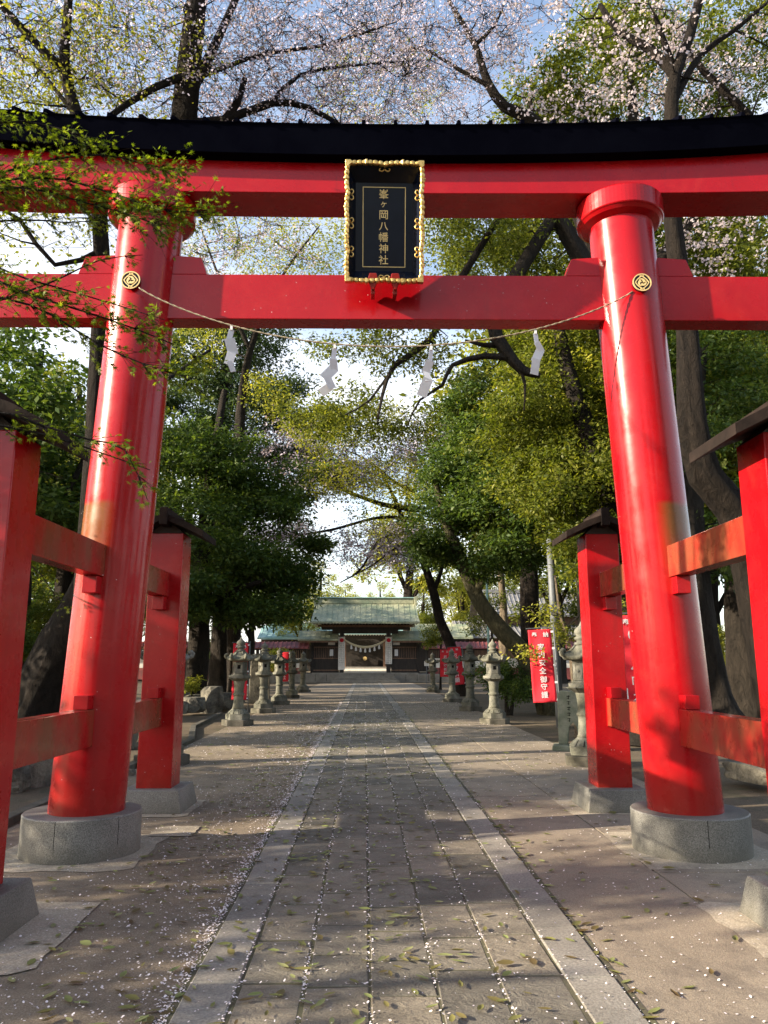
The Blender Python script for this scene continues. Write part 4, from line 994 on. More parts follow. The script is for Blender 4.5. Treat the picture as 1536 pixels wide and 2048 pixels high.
def trunk_np(path, rad, rg, n=18, lump=.2, wob=0.0):
    N = len(path); t = np.gradient(path, axis=0); t /= np.linalg.norm(t, axis=1, keepdims=True)
    up = np.cross(t[0], [0.31, .95, .1]); up /= np.linalg.norm(up); rings = []; ph = rg.uniform(0, 6, 6)
    for i in range(N):
        up = up - t[i] * up.dot(t[i]); up /= np.linalg.norm(up); w = np.cross(t[i], up); a = 2 * PI * np.arange(n) / n
        r = rad[i] * (1 + lump * (np.sin(2 * a + ph[0] + i * .21) * .5 + np.sin(3 * a + ph[1] - i * .33) * .35 + np.sin(5 * a + ph[2] + i * .6) * .25) + rg.normal(0, lump * .12, n))
        rings.append(path[i] + (up[None] * np.cos(a)[:, None] + w[None] * np.sin(a)[:, None]) * r[:, None])
    V = np.concatenate(rings); F_ = []
    for k in range(n):
        j = (k + 1) % n; i = np.arange(N - 1) * n; F_.append(np.stack([i + k, i + j, i + n + j, i + n + k], 1))
    return V, np.concatenate(F_)
def leaves_np(cen, rg, per, spread, size, asp=.45, droop=.3, crnd=None, flat=.6):
    """rhomb leaves gathered round clump centres"""
    K = len(cen); N = K * per; c = np.repeat(cen, per, 0)
    sp = np.repeat(rg.uniform(.7, 1.3, K), per)[:, None]
    g = rg.normal(0, 1, (N, 3)); rr_ = rg.random((N, 1)) ** .45; g = g / np.linalg.norm(g, axis=1, keepdims=True) * rr_
    pos = c + g * spread * sp * np.array([1, 1, flat])
    ax = rg.normal(0, 1, (N, 3)) * np.array([1, 1, .5]) + g * 1.1; ax[:, 2] -= droop; ax /= np.linalg.norm(ax, axis=1, keepdims=True)
    nr = rg.normal(0, .75, (N, 3)); nr[:, 2] += 1.0; nr -= ax * (nr * ax).sum(1, keepdims=True); nr /= np.linalg.norm(nr, axis=1, keepdims=True); sd_ = np.cross(nr, ax)
    L = size * rg.uniform(.5, 1.4, (N, 1)); w = L * asp
    V = np.stack([pos, pos + ax * L * .45 + sd_ * w * .5 + nr * L * .06, pos + ax * L, pos + ax * L * .45 - sd_ * w * .5 + nr * L * .06], 1).reshape(-1, 3)
    F_ = np.arange(N * 4).reshape(N, 4)
    cr = rg.random(K) if crnd is None else crnd
    return V, F_, np.clip(.55 * rg.random(N) + .45 * np.repeat(cr, per), 0, 1)
def blob_pts(rg, c, rad, n, shell=.55):
    g = rg.normal(0, 1, (n, 3)); g /= np.linalg.norm(g, axis=1, keepdims=True); r = (shell + (1 - shell) * rg.random((n, 1)) ** .5) if shell > 0 else rg.random((n, 1)) ** .5
    r = np.where(rg.random((n, 1)) < .3, rg.random((n, 1)) ** .6, r)
    return np.array(c) + g * r * np.array(rad)
TRI = 0
def tree(name, label, cat, trunks, blobs, leafmat, barkmat='bark_d', per=40, spread=.45, size=.11, asp=.45, seed=1, group=None, droop=.3, twigs=0, minr=.006, flat=.6, origin=None, root_flare=True, twl=.5, brk=.018, bow=.12, smooth=.35, lay=13):
    if twigs: lay = 0
    """trunks: list of (points, radii); blobs: (centre, radii, clumps)"""
    global TRI
    rg = np.random.default_rng(seed); TV = []; TF = []; nb = 0; nodes = []; nr_ = []
    for pts, rd in trunks:
        p, r = smooth_path(pts, rd, smooth)
        if root_flare and p[0][2] < .6:
            h = np.abs(p[:, 2] - p[0][2]); r = r * (1 + .55 * np.exp(-h / .22))
        V, F_ = trunk_np(p, r, rg); TV.append(V); TF.append(F_ + nb); nb += len(V)
        k0 = int(len(p) * .35) if p[0][2] < .6 else 0
        nodes.append(p[k0:]); nr_.append(r[k0:])
    nodes = np.concatenate(nodes); nr_ = np.concatenate(nr_)
    if lay:      # break each mass into flattened boughs of their own
        nbl = []
        for c, rad, n in blobs:
            mm = max(1, round(n / lay))
            for q in blob_pts(rg, c, np.array(rad) * .82, mm, .45):
                k_ = rg.uniform(.24, .46); nbl.append((q, (rad[0] * k_ + .18, rad[1] * k_ + .18, (rad[2] * k_ + .1) * rg.uniform(.5, .95)), max(3, int(n / mm * rg.uniform(.6, 1.4)))))
        blobs = nbl
    cen = np.concatenate([blob_pts(rg, *b) for b in blobs]); cen = cen[cen[:, 2] > .25]
    d0 = np.min(np.linalg.norm(cen[:, None] - nodes[None, ::3], axis=2), 1); order = np.argsort(d0)
    P0 = []; P1 = []; Q0 = []; Q1 = []
    nodes_l = np.empty((len(nodes) + len(cen) * 5, 3)); nl = len(nodes); nodes_l[:nl] = nodes; rad_l = np.empty(len(nodes_l)); rad_l[:nl] = nr_
    for ci in order:
        c = cen[ci]; dd = np.linalg.norm(nodes_l[:nl] - c, axis=1) + np.where(nodes_l[:nl, 2] > c[2] + .3, .5, 0) - rad_l[:nl] * 2.0; j = int(np.argmin(dd)); a = nodes_l[j]; L = np.linalg.norm(c - a)
        if L < .05: continue
        r0 = min(rad_l[j] * .75, brk * L ** .8 + minr * 2); k = max(1, min(5, int(L / .45) + 1)); pv_ = a; rp = r0
        perp = rg.normal(0, 1, 3) * L * bow; perp[2] += -L * .08
        for q in range(1, k + 1):
            t = q / k; p = a + (c - a) * t + perp * math.sin(PI * t) + rg.normal(0, .03, 3) * L * (t < 1); rn = r0 + (minr - r0) * t
            P0.append(pv_); P1.append(p); Q0.append(rp); Q1.append(rn); pv_ = p; rp = rn; nodes_l[nl] = p; rad_l[nl] = rn; nl += 1
    V, F_ = tubes_np(P0, P1, Q0, Q1, 5); TV.append(V); TF.append(F_ + nb); nb += len(V)
    lc = cen
    if twigs:
        K = len(cen); T0 = np.repeat(cen, twigs, 0); dr = rg.normal(0, 1, T0.shape) * np.array([1, 1, .7]); dr /= np.linalg.norm(dr, axis=1, keepdims=True)
        Lt = rg.uniform(.5, 1.2, (len(T0), 1)) * twl; T1 = T0 + dr * Lt * .5 + rg.normal(0, .03, T0.shape); T2 = T0 + dr * Lt + rg.normal(0, .07, T0.shape)
        for A, B, ra, rb in ((T0, T1, minr, minr * .7), (T1, T2, minr * .7, minr * .4)):
            V, F_ = tubes_np(A, B, np.full(len(A), ra), np.full(len(A), rb), 3); TV.append(V); TF.append(F_ + nb); nb += len(V)
        lc = np.concatenate([T1, T2]); 
    root = empty(name, (0, 0, 0), 0, label, cat, group)
    o0 = np.array(origin if origin is not None else [trunks[0][0][0][0], trunks[0][0][0][1], 0.0]); root.location = o0
    V = np.concatenate(TV) - o0; F_ = np.concatenate(TF)
    link('trunk', mesh_np('trunk', V, [F_], smooth=True), M[barkmat], root)
    LV, LF, at_ = leaves_np(lc, rg, per, spread, size, asp, droop, flat=flat)
    link('crown', mesh_np('crown', LV - o0, [LF], attr=at_), M[leafmat], root); TRI += len(LF)
    return root
def A_(x, y, Y): return tuple(at(x, y, Y))
def path(lst, Y=None): return [tuple(at(*(q if len(q) == 3 else (*q, Y)))) for q in lst]
def gz(x, Y): q = at(x, 1325, Y); return (q[0], Y, 0.0)
def bl(x, y, Y, rx, ry, rz, n): return (A_(x, y, Y), (rx, ry, rz), n)

# --- cherry whose thick leaning trunk fills the lower left, rising behind the left pillar
tree('cherry_tree', 'old cherry tree with thick leaning trunk at lower left, rising behind the left red pillar', 'tree',
     [([gz(55, 15.2), A_(75, 1400, 15.2), A_(125, 1290, 15), A_(195, 1150, 14.5), A_(250, 900, 14), A_(285, 640, 13.5), A_(325, 430, 13), A_(368, 240, 12.6), A_(380, 110, 12.4), A_(400, -60, 12.2)], [.62, .46, .42, .38, .30, .27, .25, .21, .20, .18]),
      ([A_(372, 200, 12.5), A_(420, 110, 12.6), A_(470, 0, 12.8), A_(520, -120, 13)], [.11, .09, .07, .05]),
      ([A_(376, 150, 12.5), A_(310, 175, 12), A_(225, 230, 11.6), A_(160, 300, 11.4)], [.07, .06, .045, .03]),
      ([A_(385, 160, 12.5), A_(520, 110, 13), A_(650, 90, 13.5), A_(760, 55, 14)], [.05, .04, .03, .02]),
      ([A_(368, 245, 12.6), A_(450, 240, 12.6), A_(545, 205, 12.8), A_(615, 215, 13), A_(680, 250, 13)], [.09, .08, .075, .06, .04]),
      ([A_(450, 240, 12.6), A_(475, 205, 12.6), A_(490, 155, 12.6)], [.08, .07, .045]),
      ([A_(545, 205, 12.8), A_(600, 150, 13), A_(720, 130, 13.4), A_(860, 120, 14)], [.045, .035, .025, .012]),
      ([A_(270, 780, 14), A_(330, 760, 16), A_(420, 700, 18)], [.06, .05, .03])],
     [bl(480, 60, 13, 4.0, 3, 2.2, 115), bl(680, 60, 14, 3, 3, 2.4, 95), bl(250, 60, 12, 2.6, 2.6, 2.2, 120), bl(620, 190, 13, 2.4, 2, 1.0, 110), bl(480, 480, 15, 1.6, 2, .7, 26)],
     'lf_cherry', 'bark', per=5, spread=.085, size=.046, asp=.8, seed=11, twigs=7, minr=.0055, twl=.75, droop=.0, brk=.012)
# --- second cherry at the upper left
tree('cherry_tree', 'slender forked cherry tree, two thin dark stems parting above the roof beam at upper left', 'tree',
     [([gz(160, 12.5), A_(180, 1000, 12.3), A_(200, 700, 12), A_(203, 500, 11.6), A_(190, 380, 11.2), A_(152, 225, 11), A_(128, 135, 11), A_(137, 0, 11), A_(140, -90, 11)], [.2, .17, .14, .115, .10, .085, .08, .065, .05]),
      ([A_(128, 140, 11), A_(70, 85, 10.8), A_(10, 20, 10.6), A_(-60, -60, 10.4)], [.07, .06, .05, .04]),
      ([A_(203, 500, 11.6), A_(110, 530, 11.4), A_(40, 440, 11.2), A_(-20, 410, 11)], [.05, .04, .035, .02]),
      ([A_(150, 230, 11), A_(60, 120, 11.5), A_(0, 95, 12)], [.04, .03, .02])],
     [bl(120, 60, 11.5, 2.6, 2.2, 2.0, 110), bl(30, 200, 11.5, 1.8, 2, 1.4, 60), bl(60, 460, 12, 1.6, 2, .9, 40), bl(230, 150, 12.5, 1.6, 2, 1.2, 50)],
     'lf_yel', 'bark', per=4, spread=.16, size=.07, asp=.6, seed=12, twigs=5, minr=.005, twl=.6, droop=.2, brk=.011)
# --- large cherry right, trunk curving from behind the right front post
tree('cherry_tree', 'large cherry tree with knotted curving trunk between the right pillar and roofed post', 'tree',
     [([gz(1560, 11.2), A_(1530, 1300, 11.2), A_(1500, 1130, 11.2), A_(1468, 1020, 11.2), A_(1410, 950, 11.1), A_(1385, 850, 11), A_(1378, 740, 11), A_(1372, 640, 11), A_(1345, 440, 10.9), A_(1343, 240, 10.8), A_(1350, 150, 10.8), A_(1380, 70, 10.8), A_(1410, -40, 10.8)], [.34, .25, .24, .24, .22, .19, .16, .15, .135, .12, .10, .085, .07]),
      ([A_(1350, 150, 10.8), A_(1300, 98, 11), A_(1240, 65, 11.2), A_(1200, 10, 11.4)], [.09, .08, .06, .04]),
      ([A_(1345, 130, 10.8), A_(1320, 60, 10.6), A_(1310, 30, 10.5)], [.06, .045, .03]),
      ([A_(1348, 200, 10.8), A_(1400, 110, 11), A_(1470, 60, 11), A_(1540, 0, 11)], [.06, .05, .035, .025]),
      ([A_(1500, 235, 12), A_(1440, 175, 12), A_(1380, 110, 12), A_(1370, 60, 12)], [.08, .075, .06, .04]),
      ([A_(1470, 1030, 11.2), A_(1440, 975, 11.2), A_(1425, 950, 11)], [.12, .14, .10])],
     [bl(1230, 80, 11.5, 1.7, 1.8, 1.4, 36), bl(1400, 60, 11, 1.9, 1.8, 1.5, 22), bl(1200, 180, 12, 1.4, 1.5, .7, 24), bl(1480, 170, 12, 1.2, 1.5, .9, 14), bl(1480, 460, 12, 1.2, 1.5, .5, 26)],
     'lf_pink', 'bark', per=6, spread=.10, size=.055, asp=.9, seed=13, twigs=4, minr=.005, twl=.55, droop=0, brk=.013)
# --- sparse cherry reaching in from right of centre at the top
tree('cherry_tree', 'sparse grey-barked cherry spreading fine twigs at the top, just right of the plaque', 'tree',
     [([gz(1330, 19), A_(1290, 900, 18.5), A_(1200, 560, 18), A_(1110, 300, 17.6), A_(1060, 238, 17.4), A_(1010, 215, 17.2), A_(975, 165, 17), A_(950, 90, 17), A_(900, 5, 17), A_(870, -60, 17)], [.3, .24, .2, .17, .15, .12, .10, .075, .055, .04]),
      ([A_(975, 170, 17), A_(920, 140, 17), A_(840, 95, 17), A_(780, 110, 17)], [.06, .05, .035, .02]),
      ([A_(950, 90, 17), A_(990, 50, 17), A_(1010, 0, 17)], [.05, .035, .02])],
     [bl(900, 40, 17, 2.4, 2.4, 1.8, 80), bl(840, 150, 17.5, 2.6, 2.4, 1.4, 85), bl(990, 60, 17, 1.2, 2, 1.5, 24)],
     'lf_cherry', 'bark', per=5, spread=.11, size=.06, asp=.75, seed=14, twigs=6, minr=.006, twl=.8, droop=0, brk=.011)
# --- evergreen, left of the path
tree('evergreen_tree', 'big dark evergreen left of the path whose low boughs hang over the left lanterns', 'tree',
     [([gz(392, 29), A_(396, 1300, 29), A_(400, 1200, 29), A_(410, 1050, 29), A_(430, 900, 29), A_(450, 780, 29)], [.42, .36, .33, .28, .2, .1]),
      ([A_(400, 1250, 29), A_(450, 1190, 28), A_(530, 1160, 27)], [.16, .12, .06]), ([A_(396, 1230, 29), A_(350, 1150, 29), A_(310, 1090, 29)], [.16, .1, .05])],
     [bl(430, 1080, 29, 3.3, 3.0, 2.3, 360), bl(560, 1130, 29, 1.7, 2.2, 1.4, 150), bl(400, 930, 29, 2.6, 2.6, 1.9, 240), bl(540, 980, 30, 1.9, 2.2, 1.6, 170), bl(350, 1190, 27, 1.6, 2, 1.1, 110), bl(480, 1215, 28, 2.2, 2, .7, 120), bl(620, 1110, 31, .8, 1.4, .7, 40)],
     'lf_ever', 'bark_d', per=60, spread=.62, size=.17, seed=21, flat=.45)
tree('evergreen_tree', 'tall blue-green evergreen rising behind the left evergreen, lit along its open edge', 'tree',
     [([gz(440, 37), A_(445, 1100, 37), A_(440, 900, 37), A_(455, 700, 37), A_(470, 600, 37)], [.5, .4, .32, .2, .1])],
     [bl(450, 800, 37, 3.6, 3, 2.6, 300), bl(470, 690, 37, 2.8, 2.6, 2.2, 220), bl(560, 800, 37, 1.8, 2.2, 1.7, 110), bl(600, 900, 37, 1.6, 2, 2.0, 110), bl(640, 840, 37, 1.5, 2, 1.2, 90), bl(660, 960, 38, 1.2, 2, 1.2, 60), bl(600, 1020, 37, 1.2, 2, 1.2, 60), bl(370, 680, 36, 2.2, 2.2, 2.6, 170), bl(430, 880, 36, 2.4, 2.2, 2.0, 160), bl(340, 860, 35, 1.6, 2, 2.0, 100)],
     'lf_blue', 'bark_d', per=46, spread=.62, size=.19, seed=22, flat=.5)
# --- evergreens right of the path
tree('evergreen_tree', 'leaning evergreen right of the path, its trunk slanting up over the round bush', 'tree',
     [([gz(1100, 24.5), A_(1088, 1395, 24.5), A_(1050, 1310, 24.6), A_(1000, 1255, 24.7), A_(955, 1195, 24.8), A_(920, 1120, 25), A_(890, 1040, 25), A_(870, 960, 25)], [.42, .33, .30, .26, .22, .18, .14, .08]),
      ([A_(950, 1190, 24.8), A_(1000, 1080, 24.5), A_(1060, 960, 24), A_(1090, 850, 24)], [.17, .15, .11, .06])],
     [bl(905, 1000, 25, 1.1, 2, 1.7, 150), bl(870, 1110, 25, .75, 1.4, 1.0, 70), bl(960, 900, 25, 1.6, 2.4, 1.8, 190), bl(1040, 980, 24, 2.0, 2.4, 1.6, 230), bl(1010, 1120, 24.5, 1.6, 2, .9, 110), bl(935, 810, 25.5, 1.2, 2, 1.0, 70)],
     'lf_ever', 'bark_g', per=60, spread=.55, size=.155, seed=23, flat=.5)
tree('evergreen_tree', 'broad sunlit olive-green evergreen filling the space left of the right pillar', 'tree',
     [([gz(1240, 19.5), A_(1235, 1150, 19.5), A_(1215, 1000, 19.5), A_(1170, 850, 19.5), A_(1130, 720, 19.5), A_(1110, 600, 19.5)], [.38, .32, .28, .24, .18, .1])],
     [bl(1130, 800, 20, 1.9, 2.4, 1.9, 300), bl(1060, 900, 20.5, 1.4, 2, 1.5, 170), bl(1160, 980, 19, 1.3, 2, 1.5, 190), bl(1080, 720, 20.5, 1.4, 2, 1.1, 120), bl(1150, 1100, 19, 1.0, 1.6, 1.0, 90), bl(1190, 640, 20, 1.4, 2, 1.0, 110)],
     'lf_olive', 'bark_d', per=55, spread=.45, size=.125, seed=24, flat=.5)
hook = tree('camphor_tree', 'tree with crooked black limbs hooking down below the tie beam beside the last streamer', 'tree',
     [([gz(1290, 15.5), A_(1280, 1000, 15.5), A_(1240, 760, 15.3), A_(1180, 560, 15.2), A_(1110, 430, 15), A_(1020, 330, 15)], [.34, .28, .25, .21, .17, .1]),
      ([A_(1110, 430, 15), A_(1040, 540, 14.8), A_(985, 640, 14.6), A_(1010, 700, 14.5), A_(1045, 740, 14.5), A_(1080, 752, 14.5)], [.13, .13, .15, .13, .11, .05]),
      ([A_(1025, 718, 14.5), A_(970, 712, 14.4), A_(905, 730, 14.3), A_(885, 770, 14.3), A_(840, 800, 14.3), A_(815, 850, 14.3)], [.065, .06, .045, .035, .025, .012]),
      ([A_(1000, 690, 14.6), A_(965, 690, 14.5), A_(930, 680, 14.5)], [.06, .045, .02]),
      ([A_(1040, 735, 14.5), A_(1050, 770, 14.5), A_(1048, 820, 14.5)], [.05, .03, .012]),
      ([A_(1020, 400, 15), A_(920, 560, 15), A_(860, 680, 14.9), A_(790, 730, 14.8), A_(765, 790, 14.8), A_(755, 850, 14.8)], [.06, .07, .065, .055, .035, .015]),
      ([A_(790, 730, 14.8), A_(740, 800, 14.8), A_(690, 830, 14.8)], [.03, .02, .01]),
      ([A_(1240, 760, 15.3), A_(1280, 560, 15), A_(1320, 400, 14.6)], [.12, .09, .05])],
     [bl(1010, 490, 15.5, 1.9, 2, .6, 130), bl(900, 480, 16, .9, 1.6, .5, 40), bl(1110, 580, 15, 1.2, 1.6, .8, 70), bl(720, 700, 15, .85, 1.4, .5, 34), bl(790, 690, 15, 1.0, 1.4, .45, 46), bl(745, 830, 15.5, .8, 1.2, .35, 30), bl(660, 830, 15.5, .6, 1.2, .35, 22), bl(930, 730, 15.2, .8, 1.4, .5, 26), bl(640, 690, 15.5, .4, 1, .25, 10), bl(830, 840, 16, .8, 1.2, .5, 34), bl(700, 800, 16, .8, 1.2, .35, 34), bl(640, 840, 16, .7, 1.2, .3, 26), bl(770, 870, 16, .8, 1.2, .35, 30), bl(850, 700, 15.5, .7, 1.2, .45, 26)],
     'lf_olive', 'bark_d', per=40, spread=.34, size=.085, seed=25, flat=.7, bow=.2, lay=5)
tree('camphor_tree', 'tall camphor behind the right pillar, olive crown filling the upper right', 'tree',
     [([gz(1320, 19), A_(1310, 1000, 19), A_(1290, 760, 19), A_(1280, 500, 19), A_(1270, 300, 19), A_(1260, 150, 19)], [.42, .34, .3, .25, .18, .08]),
      ([A_(1285, 600, 19), A_(1180, 480, 19), A_(1080, 330, 19), A_(1060, 200, 19)], [.2, .16, .10, .05]), ([A_(1280, 560, 19), A_(1400, 420, 18.5), A_(1500, 250, 18)], [.16, .12, .05])],
     [bl(1190, 160, 19.5, 2.0, 2.6, 1.9, 260), bl(1070, 210, 20, 1.3, 2, 1.0, 110), bl(1330, 130, 19.5, 2.0, 2.6, 2.0, 220), bl(1480, 120, 19, 2.0, 2.4, 2.2, 230), bl(1080, 480, 19.5, 2.4, 2, .9, 210), bl(920, 490, 20, 1.2, 2, .8, 80), bl(1450, 470, 18.5, 1.9, 2, 1.3, 170), bl(1240, 60, 20, 2, 2, 1.4, 120), bl(1440, 740, 19, 1.6, 2, 1.6, 140)],
     'lf_olive', 'bark_d', per=46, spread=.48, size=.12, seed=51, flat=.55)
tree('zelkova_tree', 'fresh green tree whose airy crown crosses behind the plaque and the rope', 'tree',
     [([gz(470, 32), A_(470, 1100, 32), A_(480, 850, 31.5), A_(500, 700, 31), A_(560, 560, 30), A_(640, 450, 30)], [.3, .26, .22, .13, .06, .03]),
      ([A_(500, 700, 31), A_(440, 560, 30), A_(400, 450, 30)], [.10, .05, .03])],
     [bl(640, 490, 30, 1.9, 2.4, 1.3, 110), bl(400, 500, 30, 2.4, 2.4, 1.3, 80), bl(520, 470, 30, 1.6, 2.4, 1.0, 50), bl(560, 580, 30, 1.6, 2.4, 1.0, 34), bl(820, 500, 30, 1.6, 2.2, 1.4, 50), bl(760, 180, 26, 2.6, 2.4, 1.0, 60), bl(400, 670, 30, 1.6, 2, 1, 50), bl(540, 790, 31, 1.1, 2, .7, 40), bl(640, 860, 31, 1.6, 2, 1.0, 70), bl(740, 850, 31, 1.8, 2, .9, 70), bl(700, 960, 32, 2.0, 2, 1.0, 90), bl(790, 960, 33, 1.4, 2, 1.2, 60), bl(760, 1050, 33, 1.6, 2, .8, 34)],
     'lf_yel', 'bark_d', per=30, spread=.55, size=.13, seed=52, lay=0, flat=.6)
# dark massive trunk seen behind the right pillar, and the young right-hand trees
tree('evergreen_tree', 'evergreen with a massive dark trunk flaring at its foot just right of the right pillar', 'tree',
     [([gz(1425, 17), A_(1420, 1390, 17), A_(1400, 1250, 17), A_(1385, 1100, 17), A_(1380, 900, 17), A_(1400, 700, 17)], [.60, .42, .35, .32, .26, .15]),
      ([gz(1500, 16.5), A_(1460, 1420, 16.8), A_(1425, 1370, 17)], [.06, .14, .22])],
     [bl(1400, 950, 17.5, 1.5, 2, 1.6, 130), bl(1460, 800, 17.5, 1.5, 2, 1.5, 120), bl(1440, 1120, 17.5, 1.1, 1.8, .9, 80), bl(1300, 1080, 18, 1.0, 1.5, 1.2, 70), bl(1400, 680, 18, 1.6, 2, 1.1, 90), bl(1280, 1230, 19, .7, 1.2, .5, 34)],
     'lf_ever', 'bark_d', per=50, spread=.45, size=.125, seed=26)
tree('bare_tree', 'thin dark leaning tree beside the small banners, fine bare twigs reaching over the gate roof', 'tree',
     [([gz(925, 38), A_(905, 1300, 38), A_(880, 1240, 38), A_(868, 1190, 38), A_(845, 1120, 38), A_(815, 1060, 38), A_(790, 1000, 38), A_(760, 940, 38)], [.34, .26, .22, .2, .16, .13, .1, .05]),
      ([A_(866, 1185, 38), A_(885, 1130, 38), A_(890, 1050, 38)], [.12, .1, .05]),
      ([A_(815, 1060, 38), A_(760, 1080, 38), A_(720, 1140, 38), A_(680, 1165, 38)], [.08, .065, .05, .02]),
      ([A_(840, 1020, 37), A_(770, 1010, 37), A_(700, 985, 37), A_(640, 960, 37), A_(580, 925, 37)], [.15, .12, .09, .06, .02]),
      ([A_(835, 985, 37), A_(790, 965, 37), A_(735, 920, 37), A_(690, 900, 37)], [.09, .07, .05, .02]),
      ([A_(845, 1040, 37), A_(760, 1035, 37), A_(660, 1060, 37), A_(560, 1075, 37), A_(500, 1080, 37)], [.10, .08, .06, .04, .02]),
      ([A_(845, 1075, 38), A_(800, 1090, 38), A_(745, 1130, 38), A_(690, 1160, 38)], [.08, .06, .04, .02])],
     [bl(760, 930, 38, 2.6, 3, 1.4, 90), bl(640, 950, 37, 2.4, 2.4, .9, 70), bl(760, 1090, 38, 2.6, 2.4, 1.0, 80), bl(560, 900, 36, 1.6, 2, .8, 60), bl(560, 1075, 36, 2.0, 2, .35, 60), bl(850, 880, 38, 1.5, 2, 1.2, 50)],
     'lf_cherry', 'bark', per=8, spread=.30, size=.12, asp=.7, seed=27, twigs=4, minr=.011, twl=1.0, droop=0, brk=.014)
tree('slender_tree', 'straight tan-barked tree catching sun behind the grey tiled office', 'tree',
     [([gz(1054, 42), A_(1054, 1240, 42), A_(1050, 1150, 42), A_(1060, 1000, 42)], [.30, .27, .24, .15])],
     [bl(1060, 1060, 42, 3, 3, 2.2, 90)], 'lf_olive', 'bark_l', per=40, spread=.6, size=.2, seed=28)
tree('slender_tree', 'pale trunked tree just left of the tan-barked one', 'tree',
     [([gz(1006, 48), A_(1006, 1220, 48), A_(1000, 1130, 48), A_(990, 1040, 48)], [.26, .24, .2, .12])],
     [bl(1000, 1090, 48, 2.6, 3, 1.8, 70)], 'lf_yel', 'bark_l', per=40, spread=.6, size=.2, seed=29)
# bushes
tree('round_bush', 'round glossy green bush behind the two nearest right lanterns', 'bush',
     [([gz(1012, 24), A_(1010, 1375, 24)], [.06, .04]), ([gz(1018, 24), A_(1030, 1370, 24)], [.05, .03])],
     [bl(1013, 1360, 24, .85, .8, .75, 150)], 'lf_ever', 'bark_d', per=55, spread=.26, size=.085, seed=31, brk=.012)
tree('young_tree', 'leafy young tree screening the office roofs between the two leaning trunks', 'tree',
     [([gz(985, 44), A_(985, 1290, 44), A_(980, 1220, 44)], [.08, .07, .04])], [bl(980, 1235, 44, 1.5, 1.3, 1.3, 70), bl(1120, 1240, 40, 1.6, 1.3, 1.2, 60)], 'lf_olive', 'bark_d', per=40, spread=.4, size=.15, seed=61)
tree('low_bush', 'low light green plant on the rocks beside the dark evergreen trunk', 'bush',
     [([gz(385, 26), A_(385, 1370, 26)], [.03, .02])], [bl(388, 1362, 26, .7, .5, .3, 30)], 'lf_yel', 'bark_d', per=30, spread=.2, size=.09, seed=32)
tree('low_bush', 'loose leafy shrub in front of the precinct wall behind the far left lanterns', 'bush',
     [([gz(560, 50), A_(560, 1330, 50)], [.05, .03])], [bl(560, 1325, 50, 1.2, 1, .9, 50)], 'lf_yel', 'bark_d', per=40, spread=.4, size=.16, seed=33)
tree('young_tree', 'young leafy sapling drooping in front of the wall left of the small banners', 'tree',
     [([gz(880, 46), A_(882, 1290, 46), A_(886, 1230, 46)], [.06, .05, .03])], [bl(880, 1270, 46, 1.0, .9, 1.2, 60)], 'lf_olive', 'bark_d', per=36, spread=.35, size=.14, seed=34)
tree('young_tree', 'yellow-green maple glowing beyond the iron railing at the right', 'tree',
     [([gz(1480, 31), A_(1480, 1310, 31), A_(1490, 1270, 31)], [.1, .08, .05])], [bl(1480, 1295, 31, 1.7, 1.5, .7, 90), bl(1440, 1320, 31, 1, 1.2, .4, 30)], 'lf_yel', 'bark_l', per=44, spread=.4, size=.13, seed=35)
tree('young_tree', 'leafy sapling with thin white stems leaning over the banner beside the grey pole', 'tree',
     [([gz(1150, 17), A_(1140, 1300, 17), A_(1120, 1230, 17), A_(1110, 1150, 17)], [.05, .04, .03, .02])], [bl(1115, 1240, 16.5, .55, .5, .5, 40), bl(1080, 1300, 15.2, .35, .3, .3, 12), bl(1290, 1215, 17, .5, .5, .35, 16)], 'lf_yel', 'bark_l', per=22, spread=.22, size=.08, seed=36)

# --- woodland behind: a few kinds, copied
def wood(kind, label, h, leafm, barkm, seed, size, per=46, n=230, wide=3.4):
    return tree(kind, label, 'tree', [([(0, 0, 0), (.1, .1, h * .3), (-.2, .1, h * .6), (.1, 0, h * .9)], [.36, .28, .2, .08]),
                  ([(0, .1, h * .35), (1.2, .4, h * .55), (1.8, .6, h * .7)], [.16, .1, .05]), ([(0, .1, h * .3), (-1.3, -.4, h * .5), (-1.9, -.6, h * .66)], [.16, .1, .05])],
                [((0, 0, h * .68), (wide, wide, h * .30), n), ((1.6, .4, h * .5), (wide * .6, wide * .6, h * .16), n // 3), ((-1.7, -.5, h * .45), (wide * .6, wide * .6, h * .16), n // 3)],
                leafm, barkm, per=per, spread=.75, size=size, seed=seed, group='woodland trees behind the shrine path', flat=.55)
kinds0 = 0
kinds = [wood('evergreen_tree', '', 13, 'lf_ever', 'bark_d', 41, .24), wood('evergreen_tree', '', 14, 'lf_olive', 'bark_d', 42, .24), wood('broadleaf_tree', '', 15, 'lf_yel', 'bark', 43, .26, per=36)]
kinds.append(wood('broadleaf_tree', '', 10, 'lf_olive', 'bark', 44, .26, per=36, n=84, wide=2.6))
used = [0, 0, 0, 0]
def put_tree(k, x, y, rz, s, lab):
    root = kinds[k] if used[k] == 0 else copy_tree(kinds[k]); used[k] = 1
    root.location = (x, y, 0); root.rotation_euler = (0, 0, rz); root.scale = (s, s, s); root['label'] = lab
